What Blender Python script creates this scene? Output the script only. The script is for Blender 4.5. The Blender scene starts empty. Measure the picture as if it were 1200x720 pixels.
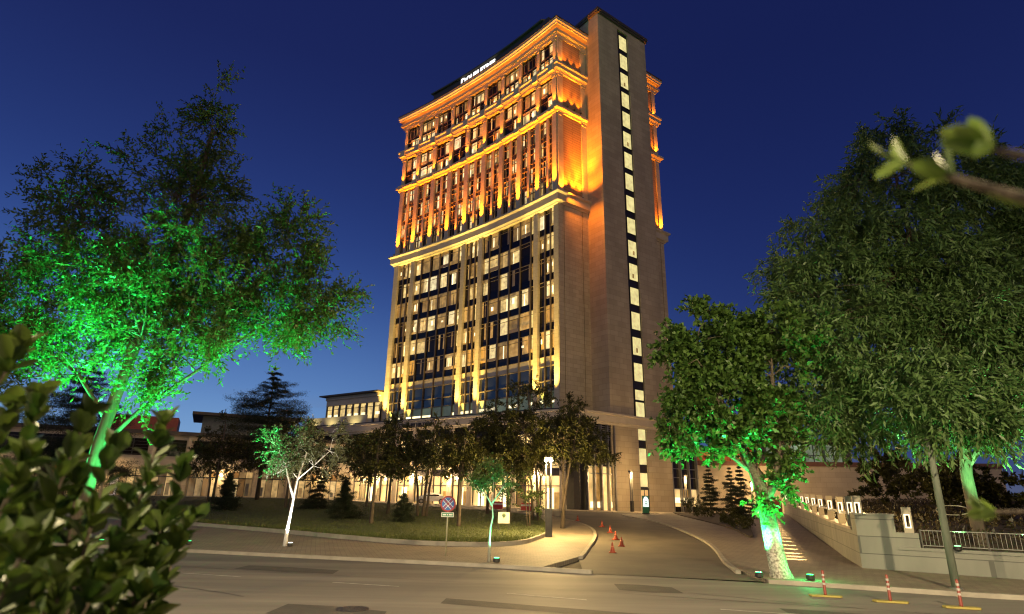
import bpy, bmesh, math, random
import numpy as np
R = math.radians
SC = bpy.context.scene
COL = SC.collection

# ------------------------------------------------------------------ camera
cam_d = bpy.data.cameras.new('camera')
cam = bpy.data.objects.new('camera', cam_d)
COL.objects.link(cam)
SC.camera = cam
cam_d.sensor_width = 36.0
cam_d.lens = 21.0
cam_d.clip_end = 3000
cam_d.clip_start = 0.05
def aim_camera():
    from mathutils import Matrix, Vector
    f = 700.0
    z = Vector((40.0, 2190.0, -f)).normalized()          # zenith in camera axes
    fw = Vector((0, 0, -1.0))
    y = (fw - z * fw.dot(z)).normalized()
    x = y.cross(z)
    cam.matrix_world = Matrix.Translation((0, 0, 2.4)) @ Matrix((x, y, z)).to_4x4()
aim_camera()
cam_d.dof.use_dof = True
cam_d.dof.focus_distance = 45.0
cam_d.dof.aperture_fstop = 2.4

# ------------------------------------------------------------------ world: dusk sky
W = bpy.data.worlds.new('World')
SC.world = W
W.use_nodes = True
def build_world():
    nt = W.node_tree; N = nt.nodes; L = nt.links
    N.clear()
    out = N.new('ShaderNodeOutputWorld')
    bg = N.new('ShaderNodeBackground'); bg.inputs[1].default_value = 0.1
    sky = N.new('ShaderNodeTexSky'); sky.sky_type = 'NISHITA'; sky.sun_disc = False
    sky.sun_elevation = R(-4.0); sky.sun_rotation = R(-60); sky.ozone_density = 6.0
    L.new(sky.outputs[0], bg.inputs[0])
    tc = N.new('ShaderNodeTexCoord')
    sep = N.new('ShaderNodeSeparateXYZ'); L.new(tc.outputs['Generated'], sep.inputs[0])
    def ramp(stops):
        r = N.new('ShaderNodeValToRGB'); e = r.color_ramp.elements
        r.color_ramp.interpolation = 'B_SPLINE'
        while len(e) < len(stops): e.new(0.5)
        for i, (p, c) in enumerate(stops):
            e[i].position = p; e[i].color = (*c, 1)
        L.new(sep.outputs['Z'], r.inputs[0]); return r
    west = ramp([(0.0, (.32, .46, .66)), (0.06, (.23, .42, .70)), (0.16, (.105, .24, .56)),
                 (0.30, (.034, .080, .30)), (0.45, (.018, .038, .175)), (0.62, (.011, .019, .105)), (1.0, (.008, .012, .08))])
    east = ramp([(0.0, (.060, .085, .17)), (0.06, (.042, .068, .20)), (0.16, (.026, .048, .20)),
                 (0.30, (.016, .033, .155)), (0.45, (.011, .021, .115)), (0.62, (.008, .015, .085)), (1.0, (.008, .012, .08))])
    az = N.new('ShaderNodeMapRange'); az.interpolation_type = 'SMOOTHSTEP'
    az.inputs['From Min'].default_value = 0.52; az.inputs['From Max'].default_value = -0.45
    L.new(sep.outputs['X'], az.inputs['Value'])
    mx = N.new('ShaderNodeMix'); mx.data_type = 'RGBA'
    L.new(az.outputs[0], mx.inputs['Factor']); L.new(east.outputs[0], mx.inputs[6]); L.new(west.outputs[0], mx.inputs[7])
    # thin low cloud bands
    mp = N.new('ShaderNodeMapping'); mp.inputs['Scale'].default_value = (3, 3, 26)
    L.new(tc.outputs['Generated'], mp.inputs[0])
    no = N.new('ShaderNodeTexNoise'); no.inputs['Scale'].default_value = 1.3; no.inputs['Detail'].default_value = 5
    L.new(mp.outputs[0], no.inputs['Vector'])
    cr = N.new('ShaderNodeMapRange'); cr.inputs['From Min'].default_value = .5; cr.inputs['From Max'].default_value = .72
    L.new(no.outputs['Fac'], cr.inputs['Value'])
    low = N.new('ShaderNodeMapRange'); low.inputs['From Min'].default_value = .2; low.inputs['From Max'].default_value = .05
    L.new(sep.outputs['Z'], low.inputs['Value'])
    mu = N.new('ShaderNodeMath'); mu.operation = 'MULTIPLY'; L.new(cr.outputs[0], mu.inputs[0]); L.new(low.outputs[0], mu.inputs[1])
    mu2 = N.new('ShaderNodeMath'); mu2.operation = 'MULTIPLY'; L.new(mu.outputs[0], mu2.inputs[0]); mu2.inputs[1].default_value = .5
    mc = N.new('ShaderNodeMix'); mc.data_type = 'RGBA'
    L.new(mu2.outputs[0], mc.inputs['Factor']); L.new(mx.outputs[2], mc.inputs[6]); mc.inputs[7].default_value = (.16, .17, .25, 1)
    bg2 = N.new('ShaderNodeBackground'); L.new(mc.outputs[2], bg2.inputs[0]); bg2.inputs[1].default_value = 0.9
    ad = N.new('ShaderNodeAddShader'); L.new(bg.outputs[0], ad.inputs[0]); L.new(bg2.outputs[0], ad.inputs[1])
    L.new(ad.outputs[0], out.inputs[0])
build_world()

# one very dim, broad warm sun: the glow of the town behind the camera at dusk
sun_d = bpy.data.lights.new('sun', 'SUN')
sun_d.energy = 0.55; sun_d.angle = R(40); sun_d.color = (1.0, 0.68, 0.33)
sun = bpy.data.objects.new('sun', sun_d); COL.objects.link(sun)
sun.rotation_euler = (R(62), 0, R(12))

vs = SC.view_settings
vs.view_transform = 'Standard'; vs.look = 'None'; vs.gamma = 1; vs.exposure = 0.0
vs.use_curve_mapping = False
SC.cycles.use_denoising = True
SC.cycles.filter_width = 1.2
SC.cycles.max_bounces = 5
SC.cycles.diffuse_bounces = 3
SC.cycles.sample_clamp_indirect = 4.0

# ------------------------------------------------------------------ helpers
def tag(o, label=None, cat=None, group=None, kind=None):
    if label: o['label'] = label
    if cat: o['category'] = cat
    if group: o['group'] = group
    if kind: o['kind'] = kind
    return o

def thing(name, label, cat, loc=(0, 0, 0), rz=0.0, group=None):
    o = bpy.data.objects.new(name, None); COL.objects.link(o)
    o.location = loc; o.rotation_euler = (0, 0, rz); o.empty_display_size = .2
    return tag(o, label, cat, group)

def copy_thing(root, loc, rz, label):
    r = root.copy(); COL.objects.link(r); r.location = loc; r.rotation_euler = (0, 0, rz); r['label'] = label
    for ch in list(root.children):
        c = ch.copy(); COL.objects.link(c); c.parent = r
        for g in list(ch.children):
            d = g.copy(); COL.objects.link(d); d.parent = c
    return r

class MB:
    """collects geometry, builds ONE mesh object"""
    def __init__(s): s.v = []; s.f = []; s.m = []
    def add(s, verts, faces, m=0):
        b = len(s.v); s.v.extend([tuple(p) for p in verts])
        for f in faces: s.f.append([b + i for i in f]); s.m.append(m)
    def box(s, x0, x1, y0, y1, z0, z1, m=0):
        s.add([(x0,y0,z0),(x1,y0,z0),(x1,y1,z0),(x0,y1,z0),(x0,y0,z1),(x1,y0,z1),(x1,y1,z1),(x0,y1,z1)],
              [(0,3,2,1),(4,5,6,7),(0,1,5,4),(1,2,6,5),(2,3,7,6),(3,0,4,7)], m)
    def prism(s, poly, z0, z1, m=0):
        n = len(poly)
        v = [(x, y, z0) for x, y in poly] + [(x, y, z1) for x, y in poly]
        f = [tuple(range(n - 1, -1, -1)), tuple(range(n, 2 * n))] + [(i, (i+1) % n, n + (i+1) % n, n + i) for i in range(n)]
        s.add(v, f, m)
    def tube(s, pts, rad, seg=8, m=0, cap=True):
        pts = [np.array(p, float) for p in pts]; n = len(pts)
        if not hasattr(rad, '__len__'): rad = [rad] * n
        vs = []; prev = None
        for i in range(n):
            d = pts[min(i+1, n-1)] - pts[max(i-1, 0)]; d = d / (np.linalg.norm(d) + 1e-9)
            if prev is None:
                a = np.array([1.0, 0, 0]) if abs(d[0]) < .8 else np.array([0, 1.0, 0])
                u = np.cross(d, a)
            else: u = prev - d * prev.dot(d)
            u /= np.linalg.norm(u) + 1e-9; prev = u; w = np.cross(d, u)
            for k in range(seg):
                t = 2 * math.pi * k / seg
                vs.append(pts[i] + rad[i] * (math.cos(t) * u + math.sin(t) * w))
        fs = [(i*seg+k, i*seg+(k+1) % seg, (i+1)*seg+(k+1) % seg, (i+1)*seg+k) for i in range(n-1) for k in range(seg)]
        if cap: fs += [tuple(range(seg-1, -1, -1)), tuple((n-1)*seg+k for k in range(seg))]
        s.add(vs, fs, m)
    def lathe(s, prof, seg=16, m=0, c=(0, 0)):
        n = len(prof); vs = []
        for r, z in prof:
            for k in range(seg):
                t = 2*math.pi*k/seg; vs.append((c[0]+r*math.cos(t), c[1]+r*math.sin(t), z))
        fs = [(i*seg+k, i*seg+(k+1) % seg, (i+1)*seg+(k+1) % seg, (i+1)*seg+k) for i in range(n-1) for k in range(seg)]
        fs += [tuple(range(seg-1, -1, -1)), tuple((n-1)*seg+k for k in range(seg))]
        s.add(vs, fs, m)
    def build(s, name, mats, parent=None, loc=None, smooth=False, bevel=0):
        me = bpy.data.meshes.new(name)
        me.from_pydata(s.v, [], s.f)
        if not isinstance(mats, (list, tuple)): mats = [mats]
        for m in mats: me.materials.append(m)
        me.polygons.foreach_set('material_index', s.m)
        if smooth: me.polygons.foreach_set('use_smooth', [True] * len(s.f))
        me.update()
        o = bpy.data.objects.new(name, me); COL.objects.link(o)
        if parent: o.parent = parent
        if loc is not None: o.location = loc
        if bevel:
            b = o.modifiers.new('bevel', 'BEVEL'); b.width = bevel; b.segments = 2; b.limit_method = 'ANGLE'
        return o

class Path:
    """a plan polyline swept by cornices, piers and bays; outward is to the left of travel"""
    def __init__(s, pts, par=None):
        s.p = np.array(pts, float); n = len(pts)
        seg = np.diff(s.p, axis=0); ln = np.linalg.norm(seg, axis=1); t = seg / ln[:, None]
        s.sn = np.stack([-t[:, 1], t[:, 0]], 1)
        s.t = np.concatenate([[0], np.cumsum(ln)]) if par is None else np.array(par, float)
        vn = []
        for i in range(n):
            a = s.sn[max(i-1, 0)]; b = s.sn[min(i, n-2)]
            m = a + b; vn.append(m / max(m.dot(m) / 2, .2))
        s.vn = np.array(vn)
    def at(s, t, d):
        i = int(np.clip(np.searchsorted(s.t, t, side='right') - 1, 0, len(s.p) - 2))
        k = (t - s.t[i]) / (s.t[i+1] - s.t[i])
        if k < 1e-6: nn = s.vn[i]
        elif k > 1 - 1e-6: nn = s.vn[i+1]
        else: nn = s.sn[i]
        q = s.p[i] * (1-k) + s.p[i+1] * k + nn * d
        return float(q[0]), float(q[1])
    def ts(s, t0, t1): return [t0] + [float(x) for x in s.t if t0 + .02 < x < t1 - .02] + [t1]
    def sweep(s, mb, t0, t1, prof, m=0):
        ts = s.ts(t0, t1); k = len(prof); vs = []
        for t in ts:
            for d, z in prof:
                x, y = s.at(t, d); vs.append((x, y, z))
        fs = [(i*k+j, i*k+(j+1) % k, (i+1)*k+(j+1) % k, (i+1)*k+j) for i in range(len(ts)-1) for j in range(k)]
        fs += [tuple(range(k-1, -1, -1)), tuple((len(ts)-1)*k+j for j in range(k))]
        mb.add(vs, fs, m)
    def box(s, mb, t0, t1, d0, d1, z0, z1, m=0):
        s.sweep(mb, t0, t1, [(d0, z0), (d1, z0), (d1, z1), (d0, z1)], m)
    def quad(s, mb, t0, t1, d, z0, z1, m=0):
        ts = s.ts(t0, t1); vs = []
        for t in ts:
            x, y = s.at(t, d); vs += [(x, y, z0), (x, y, z1)]
        mb.add(vs, [(2*i, 2*i+1, 2*i+3, 2*i+2) for i in range(len(ts)-1)], m)

def ss(t): t = min(1, max(0, t)); return t * t * (3 - 2 * t)
def gz(x, y):
    a = min(1.6, max(.87, 1.25 - .015 * x))
    return a * min(1, max(0, (y - 30) / 46.0))

# ------------------------------------------------------------------ materials
def new_mat(name):
    m = bpy.data.materials.new(name); m.use_nodes = True
    return m, m.node_tree.nodes, m.node_tree.links, m.node_tree.nodes['Principled BSDF']

def noise_mat(name, c1, c2, scale=4.0, rough=.7, bump=0.0, metal=0.0, detail=6, coord='Object', rough2=None, stretch=(1, 1, 1), spec=.5):
    m, N, L, b = new_mat(name)
    tc = N.new('ShaderNodeTexCoord'); mp = N.new('ShaderNodeMapping'); mp.inputs['Scale'].default_value = stretch
    L.new(tc.outputs[coord], mp.inputs[0])
    n = N.new('ShaderNodeTexNoise'); n.inputs['Scale'].default_value = scale; n.inputs['Detail'].default_value = detail
    n.inputs['Roughness'].default_value = .62
    L.new(mp.outputs[0], n.inputs['Vector'])
    r = N.new('ShaderNodeValToRGB'); r.color_ramp.elements[0].position = .3; r.color_ramp.elements[1].position = .7
    r.color_ramp.elements[0].color = (*c1, 1); r.color_ramp.elements[1].color = (*c2, 1)
    L.new(n.outputs['Fac'], r.inputs[0]); L.new(r.outputs[0], b.inputs['Base Color'])
    b.inputs['Roughness'].default_value = rough; b.inputs['Metallic'].default_value = metal
    b.inputs['Specular IOR Level'].default_value = spec
    if bump:
        n2 = N.new('ShaderNodeTexNoise'); n2.inputs['Scale'].default_value = scale * 12; n2.inputs['Detail'].default_value = 4
        L.new(mp.outputs[0], n2.inputs['Vector'])
        bp = N.new('ShaderNodeBump'); bp.inputs['Strength'].default_value = bump; bp.inputs['Distance'].default_value = .02
        L.new(n2.outputs['Fac'], bp.inputs['Height']); L.new(bp.outputs[0], b.inputs['Normal'])
    return m

def stone_mat(name, c1, c2, bw=1.2, bh=.6, joint=.55, rough=.6, plan='sum', jsize=.012, nscale=.35):
    """panelled stone cladding, courses running level round the walls"""
    m, N, L, b = new_mat(name)
    tc = N.new('ShaderNodeTexCoord'); sp = N.new('ShaderNodeSeparateXYZ'); L.new(tc.outputs['Object'], sp.inputs[0])
    ad = N.new('ShaderNodeMath'); ad.operation = 'ADD'
    L.new(sp.outputs['X'], ad.inputs[0]); L.new(sp.outputs['Y'], ad.inputs[1])
    cb = N.new('ShaderNodeCombineXYZ'); L.new(ad.outputs[0], cb.inputs['X']); L.new(sp.outputs['Z'], cb.inputs['Y'])
    br = N.new('ShaderNodeTexBrick'); br.inputs['Scale'].default_value = 1
    br.inputs['Brick Width'].default_value = bw; br.inputs['Row Height'].default_value = bh
    br.inputs['Mortar Size'].default_value = jsize; br.inputs['Mortar Smooth'].default_value = .3
    br.inputs['Color1'].default_value = (*c1, 1); br.inputs['Color2'].default_value = (*c2, 1)
    br.inputs['Mortar'].default_value = (c1[0]*joint, c1[1]*joint, c1[2]*joint, 1)
    L.new(cb.outputs[0], br.inputs['Vector'])
    n = N.new('ShaderNodeTexNoise'); n.inputs['Scale'].default_value = nscale; n.inputs['Detail'].default_value = 7
    mp = N.new('ShaderNodeMapping'); mp.inputs['Scale'].default_value = (1, 1, .35)
    L.new(tc.outputs['Object'], mp.inputs[0]); L.new(mp.outputs[0], n.inputs['Vector'])
    mr = N.new('ShaderNodeMapRange'); mr.inputs['To Min'].default_value = .6; mr.inputs['To Max'].default_value = 1.35
    L.new(n.outputs['Fac'], mr.inputs['Value'])
    mx = N.new('ShaderNodeMix'); mx.data_type = 'RGBA'; mx.blend_type = 'MULTIPLY'; mx.inputs['Factor'].default_value = 1
    L.new(br.outputs['Color'], mx.inputs[6]); L.new(mr.outputs[0], mx.inputs[7]); L.new(mx.outputs[2], b.inputs['Base Color'])
    b.inputs['Roughness'].default_value = rough
    bp = N.new('ShaderNodeBump'); bp.inputs['Strength'].default_value = .25; bp.inputs['Distance'].default_value = .01; bp.invert = True
    L.new(br.outputs['Fac'], bp.inputs['Height']); L.new(bp.outputs[0], b.inputs['Normal'])
    return m

def emit_mat(name, col, s, vary=.0, scale=.6):
    m, N, L, b = new_mat(name)
    b.inputs['Base Color'].default_value = (*[c*.5 for c in col], 1); b.inputs['Roughness'].default_value = .25
    b.inputs['Emission Color'].default_value = (*col, 1)
    b.inputs['Emission Strength'].default_value = s
    if vary:
        g = N.new('ShaderNodeNewGeometry'); tc = N.new('ShaderNodeTexCoord')
        n = N.new('ShaderNodeTexNoise'); n.inputs['Scale'].default_value = scale; n.inputs['Detail'].default_value = 3
        L.new(tc.outputs['Object'], n.inputs['Vector'])
        a = N.new('ShaderNodeMapRange'); a.inputs['From Min'].default_value = .3; a.inputs['From Max'].default_value = .7
        a.inputs['To Min'].default_value = 1 - vary; a.inputs['To Max'].default_value = 1 + vary; L.new(n.outputs['Fac'], a.inputs['Value'])
        c = N.new('ShaderNodeMapRange'); c.inputs['To Min'].default_value = s * (1 - vary); c.inputs['To Max'].default_value = s * (1 + vary * .5)
        L.new(g.outputs['Random Per Island'], c.inputs['Value'])
        mu = N.new('ShaderNodeMath'); mu.operation = 'MULTIPLY'; L.new(a.outputs[0], mu.inputs[0]); L.new(c.outputs[0], mu.inputs[1])
        L.new(mu.outputs[0], b.inputs['Emission Strength'])
    return m

def leaf_mat(name, c1, c2, trans=.3, rough=.45, blotch=False):
    m, N, L, b = new_mat(name)
    g = N.new('ShaderNodeNewGeometry')
    r = N.new('ShaderNodeValToRGB'); r.color_ramp.elements[0].color = (*c1, 1); r.color_ramp.elements[1].color = (*c2, 1)
    L.new(g.outputs['Random Per Island'], r.inputs[0]); L.new(r.outputs[0], b.inputs['Base Color'])
    b.inputs['Roughness'].default_value = rough; b.inputs['Specular IOR Level'].default_value = .35
    if blotch:                                                   # blemishes and uneven ripening over each blade
        tc = N.new('ShaderNodeTexCoord'); n = N.new('ShaderNodeTexNoise'); n.inputs['Scale'].default_value = 38; n.inputs['Detail'].default_value = 6
        L.new(tc.outputs['Object'], n.inputs['Vector'])
        a = N.new('ShaderNodeMath'); a.operation = 'MULTIPLY_ADD'; a.inputs[1].default_value = 1.3; a.inputs[2].default_value = -.65; L.new(n.outputs['Fac'], a.inputs[0])
        ad = N.new('ShaderNodeMath'); ad.operation = 'ADD'; L.new(a.outputs[0], ad.inputs[0]); L.new(g.outputs['Random Per Island'], ad.inputs[1]); L.new(ad.outputs[0], r.inputs[0])
        bp = N.new('ShaderNodeBump'); bp.inputs['Strength'].default_value = .25; bp.inputs['Distance'].default_value = .004; L.new(n.outputs['Fac'], bp.inputs['Height']); L.new(bp.outputs[0], b.inputs['Normal'])
    t = N.new('ShaderNodeBsdfTranslucent'); L.new(r.outputs[0], t.inputs[0])
    mx = N.new('ShaderNodeMixShader'); mx.inputs[0].default_value = trans
    L.new(b.outputs[0], mx.inputs[1]); L.new(t.outputs[0], mx.inputs[2])
    L.new(mx.outputs[0], N['Material Output'].inputs[0])
    return m

def plain(name, c, rough=.5, metal=0.0, spec=.5):
    return noise_mat(name, tuple(x*.8 for x in c), tuple(min(1, x*1.15) for x in c), 3.0, rough, 0, metal, spec=spec)

STONE = stone_mat('beige_stone', (.38, .31, .20), (.46, .38, .25), joint=.66, jsize=.02)
STONE_PIER = stone_mat('pier_stone', (.43, .36, .25), (.48, .41, .29), 1.4, .55, .6)
TRIM = noise_mat('smooth_stone', (.40, .34, .25), (.48, .41, .31), .8, .6)
CORE = stone_mat('core_stone', (.36, .29, .185), (.43, .35, .23), 1.5, .75, .7, jsize=.02)
CLAD = stone_mat('brown_cladding', (.30, .19, .10), (.36, .23, .12), 6.0, .42, .35, .5, jsize=.03)
REVEAL = plain('bronze_reveal', (.16, .075, .04), .5)
FRAME = plain('dark_frame', (.035, .03, .028), .4, .3)
FRAME_LIT = plain('bronze_mullion', (.16, .12, .08), .45, .3)
ROOFDARK = plain('dark_roof_metal', (.07, .055, .045), .5, .2)
def glass_mat(name, c, rough=.06, spec=.8):
    m, N, L, b = new_mat(name)
    b.inputs['Base Color'].default_value = (*c, 1); b.inputs['Roughness'].default_value = rough
    b.inputs['Specular IOR Level'].default_value = spec
    tc = N.new('ShaderNodeTexCoord'); n = N.new('ShaderNodeTexNoise'); n.inputs['Scale'].default_value = .5
    L.new(tc.outputs['Object'], n.inputs['Vector'])
    bp = N.new('ShaderNodeBump'); bp.inputs['Strength'].default_value = .05; bp.inputs['Distance'].default_value = .1
    L.new(n.outputs['Fac'], bp.inputs['Height']); L.new(bp.outputs[0], b.inputs['Normal'])
    return m
GLASS = glass_mat('dark_glass', (.014, .011, .009), .08, .22)
SPANDREL = glass_mat('spandrel_glass', (.012, .009, .008), .15, .25)
TEAL = emit_mat('dim_lobby_glass', (.30, .36, .22), .16, .5, .35)
def room_mat(name, cols, s0, s1):
    m, N, L, b = new_mat(name)
    g = N.new('ShaderNodeNewGeometry'); r = N.new('ShaderNodeValToRGB'); e = r.color_ramp.elements
    while len(e) < len(cols): e.new(.5)
    for i, c in enumerate(cols): e[i].position = i/(len(cols)-1); e[i].color = (*c, 1)
    L.new(g.outputs['Random Per Island'], r.inputs[0]); L.new(r.outputs[0], b.inputs['Emission Color'])
    tc = N.new('ShaderNodeTexCoord'); n = N.new('ShaderNodeTexNoise'); n.inputs['Scale'].default_value = 1.6; n.inputs['Detail'].default_value = 4; L.new(tc.outputs['Object'], n.inputs['Vector'])
    a = N.new('ShaderNodeMapRange'); a.inputs['From Min'].default_value = .32; a.inputs['From Max'].default_value = .68; a.inputs['To Min'].default_value = s0; a.inputs['To Max'].default_value = s1
    L.new(n.outputs['Fac'], a.inputs['Value']); L.new(a.outputs[0], b.inputs['Emission Strength'])
    b.inputs['Base Color'].default_value = (.3, .25, .15, 1); b.inputs['Roughness'].default_value = .3
    return m
LIT = room_mat('lit_room', [(.95, .58, .17), (1.0, .76, .32), (.60, .36, .10), (1.0, .70, .24), (.85, .66, .30), (1.0, .82, .44)], .45, 1.15)
LITW = emit_mat('bright_lamp_room', (1.0, .84, .48), 1.9, .35, .8)
CURT = emit_mat('lit_curtain', (.66, .40, .12), .42, .6, 1.2)
DIMR = emit_mat('dim_room', (.42, .27, .12), .10, .6, .7)
STAIR = room_mat('lit_stair_room', [(1.0, .80, .30), (1.0, .86, .40), (.92, .78, .30), (1.0, .84, .36)], .62, 1.02)
SHOP = emit_mat('lit_shop_interior', (1.0, .70, .28), .85, .6, .5)
LAMP = emit_mat('lamp_glow', (1.0, .86, .62), 14)
GLOBE = emit_mat('globe_glow', (1.0, .78, .42), 12)
SIGNLIT = emit_mat('white_sign_letter', (1, .97, .92), 1.6)
DARKLET = plain('black_sign_letter', (.02, .018, .015), .4)

ASPHALT = noise_mat('asphalt', (.095, .086, .074), (.195, .176, .148), .5, .72, .5, stretch=(.12, 1.6, 1))
DRIVE = noise_mat('old_asphalt', (.060, .052, .040), (.115, .098, .072), .35, .8, .6)
def paver_mat(name, c1, c2, w, h):
    m, N, L, b = new_mat(name)
    tc = N.new('ShaderNodeTexCoord')
    br = N.new('ShaderNodeTexBrick'); br.inputs['Scale'].default_value = 1; br.inputs['Brick Width'].default_value = w; br.inputs['Row Height'].default_value = h
    br.inputs['Mortar Size'].default_value = .012; br.inputs['Color1'].default_value = (*c1, 1); br.inputs['Color2'].default_value = (*c2, 1)
    br.inputs['Mortar'].default_value = (c1[0]*.5, c1[1]*.5, c1[2]*.5, 1)
    mp = N.new('ShaderNodeMapping'); mp.inputs['Rotation'].default_value = (0, 0, R(-17)); L.new(tc.outputs['Object'], mp.inputs[0]); L.new(mp.outputs[0], br.inputs['Vector'])
    n = N.new('ShaderNodeTexNoise'); n.inputs['Scale'].default_value = .6; n.inputs['Detail'].default_value = 8; n.inputs['Roughness'].default_value = .7
    L.new(tc.outputs['Object'], n.inputs['Vector'])
    mr = N.new('ShaderNodeMapRange'); mr.inputs['To Min'].default_value = .55; mr.inputs['To Max'].default_value = 1.35; L.new(n.outputs['Fac'], mr.inputs['Value'])
    mx = N.new('ShaderNodeMix'); mx.data_type = 'RGBA'; mx.blend_type = 'MULTIPLY'; mx.inputs['Factor'].default_value = 1
    L.new(br.outputs['Color'], mx.inputs[6]); L.new(mr.outputs[0], mx.inputs[7]); L.new(mx.outputs[2], b.inputs['Base Color'])
    b.inputs['Roughness'].default_value = .75
    return m
PAVE = paver_mat('paving', (.20, .165, .12), (.24, .20, .145), .4, .2)
PLAZA = paver_mat('plaza_paving', (.27, .22, .155), (.31, .255, .18), 1.2, .6)
KERB = noise_mat('kerb_concrete', (.22, .20, .16), (.33, .30, .24), 1.5, .8, .3)
SOIL = noise_mat('soil', (.030, .022, .014), (.060, .045, .028), 2.0, .9, .6)
LAWN = noise_mat('lawn_soil', (.030, .042, .014), (.060, .075, .025), .8, .9, .6)
WALLC = stone_mat('wall_panels', (.20, .20, .165), (.255, .25, .20), 1.6, .62, .45, jsize=.018, nscale=1.3)
BARK = noise_mat('bark', (.045, .033, .022), (.13, .10, .070), 5, .85, .9, stretch=(1, 1, .25))
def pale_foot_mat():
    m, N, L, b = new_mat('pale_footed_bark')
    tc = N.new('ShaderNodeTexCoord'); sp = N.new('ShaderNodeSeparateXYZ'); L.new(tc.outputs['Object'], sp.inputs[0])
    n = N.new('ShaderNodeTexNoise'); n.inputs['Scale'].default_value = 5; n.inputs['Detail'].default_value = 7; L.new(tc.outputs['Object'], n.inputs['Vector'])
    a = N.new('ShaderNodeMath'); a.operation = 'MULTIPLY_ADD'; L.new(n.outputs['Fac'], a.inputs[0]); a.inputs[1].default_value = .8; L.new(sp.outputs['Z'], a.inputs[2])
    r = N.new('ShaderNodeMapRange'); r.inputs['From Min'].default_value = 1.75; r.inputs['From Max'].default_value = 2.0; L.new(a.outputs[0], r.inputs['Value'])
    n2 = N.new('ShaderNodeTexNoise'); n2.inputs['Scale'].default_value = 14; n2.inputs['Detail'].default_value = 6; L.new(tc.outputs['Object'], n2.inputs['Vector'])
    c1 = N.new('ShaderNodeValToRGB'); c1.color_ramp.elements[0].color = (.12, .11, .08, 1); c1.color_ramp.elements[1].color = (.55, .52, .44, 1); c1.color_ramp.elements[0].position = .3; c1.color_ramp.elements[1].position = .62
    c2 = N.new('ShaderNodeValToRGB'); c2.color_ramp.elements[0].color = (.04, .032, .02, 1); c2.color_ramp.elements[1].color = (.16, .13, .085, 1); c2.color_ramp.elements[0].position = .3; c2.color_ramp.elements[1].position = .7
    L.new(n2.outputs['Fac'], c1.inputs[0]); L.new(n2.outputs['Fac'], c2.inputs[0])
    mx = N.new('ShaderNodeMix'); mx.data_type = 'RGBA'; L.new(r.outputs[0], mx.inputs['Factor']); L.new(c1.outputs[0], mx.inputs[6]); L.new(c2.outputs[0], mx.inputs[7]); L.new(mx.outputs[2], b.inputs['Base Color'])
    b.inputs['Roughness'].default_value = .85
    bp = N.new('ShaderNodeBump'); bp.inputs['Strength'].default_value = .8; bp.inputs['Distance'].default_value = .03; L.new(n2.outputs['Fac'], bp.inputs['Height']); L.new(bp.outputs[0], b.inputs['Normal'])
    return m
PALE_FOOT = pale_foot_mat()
BARK_PALE = noise_mat('pale_bark', (.22, .20, .16), (.42, .40, .34), 4, .8, .6, stretch=(1, 1, .4))
WHITEWASH = noise_mat('whitewash', (.62, .60, .55), (.82, .80, .76), 6, .8, .3)
METAL = plain('grey_metal', (.22, .21, .19), .4, .6)
DARKMETAL = plain('dark_metal', (.045, .042, .038), .45, .5)
ORANGE = plain('orange_plastic', (.34, .048, .014), .5)
WHITE = plain('white_paint', (.72, .70, .66), .5)
RED = plain('red_paint', (.32, .028, .03), .45)
BLUE = plain('blue_paint', (.03, .13, .42), .4)
GREENP = plain('green_paint', (.03, .24, .10), .4)
YELLOW = plain('yellow_rubber', (.27, .22, .05), .7)

L_ASH = leaf_mat('ash_leaf', (.045, .088, .016), (.110, .170, .040), .35)
L_WILLOW = leaf_mat('long_leaf', (.045, .100, .026), (.115, .190, .058), .3)
L_MAPLE = leaf_mat('plane_leaf', (.035, .085, .014), (.090, .160, .032))
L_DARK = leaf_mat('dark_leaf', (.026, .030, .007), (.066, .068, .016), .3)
L_PINE = leaf_mat('needle', (.012, .022, .010), (.030, .042, .018), .1, .6)
L_SMALL = leaf_mat('olive_leaf', (.075, .085, .040), (.15, .165, .085), .25)
L_SAP = leaf_mat('young_leaf', (.05, .08, .02), (.10, .14, .04))
L_NEAR = leaf_mat('glossy_leaf', (.018, .046, .007), (.070, .105, .016), .25, .42, True)
L_OVER = leaf_mat('brightened_leaf', (.12, .20, .035), (.21, .29, .06), .4, .4)  # lighter copy of the near leaf, lamplight on the twig put into its colour

# ------------------------------------------------------------------ lamps
def spot(name, parent, loc, target, energy, color, size=60, blend=.6, rad=.08):
    d = bpy.data.lights.new(name, 'SPOT'); d.energy = energy; d.color = color; d.spot_size = R(size); d.spot_blend = blend; d.shadow_soft_size = rad
    o = bpy.data.objects.new(name, d); COL.objects.link(o); o.parent = parent
    from mathutils import Vector
    v = Vector(target) - Vector(loc)
    o.location = loc; o.rotation_euler = v.to_track_quat('-Z', 'Y').to_euler(); return o
def point(name, parent, loc, energy, color, rad=.1):
    d = bpy.data.lights.new(name, 'POINT'); d.energy = energy; d.color = color; d.shadow_soft_size = rad
    o = bpy.data.objects.new(name, d); COL.objects.link(o); o.parent = parent; o.location = loc; return o
AMBER = (1.0, .24, .006)
YEL = (1.0, .67, .15)
WARM = (1.0, .66, .30)
GRN = (.025, .80, .17)

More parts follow.
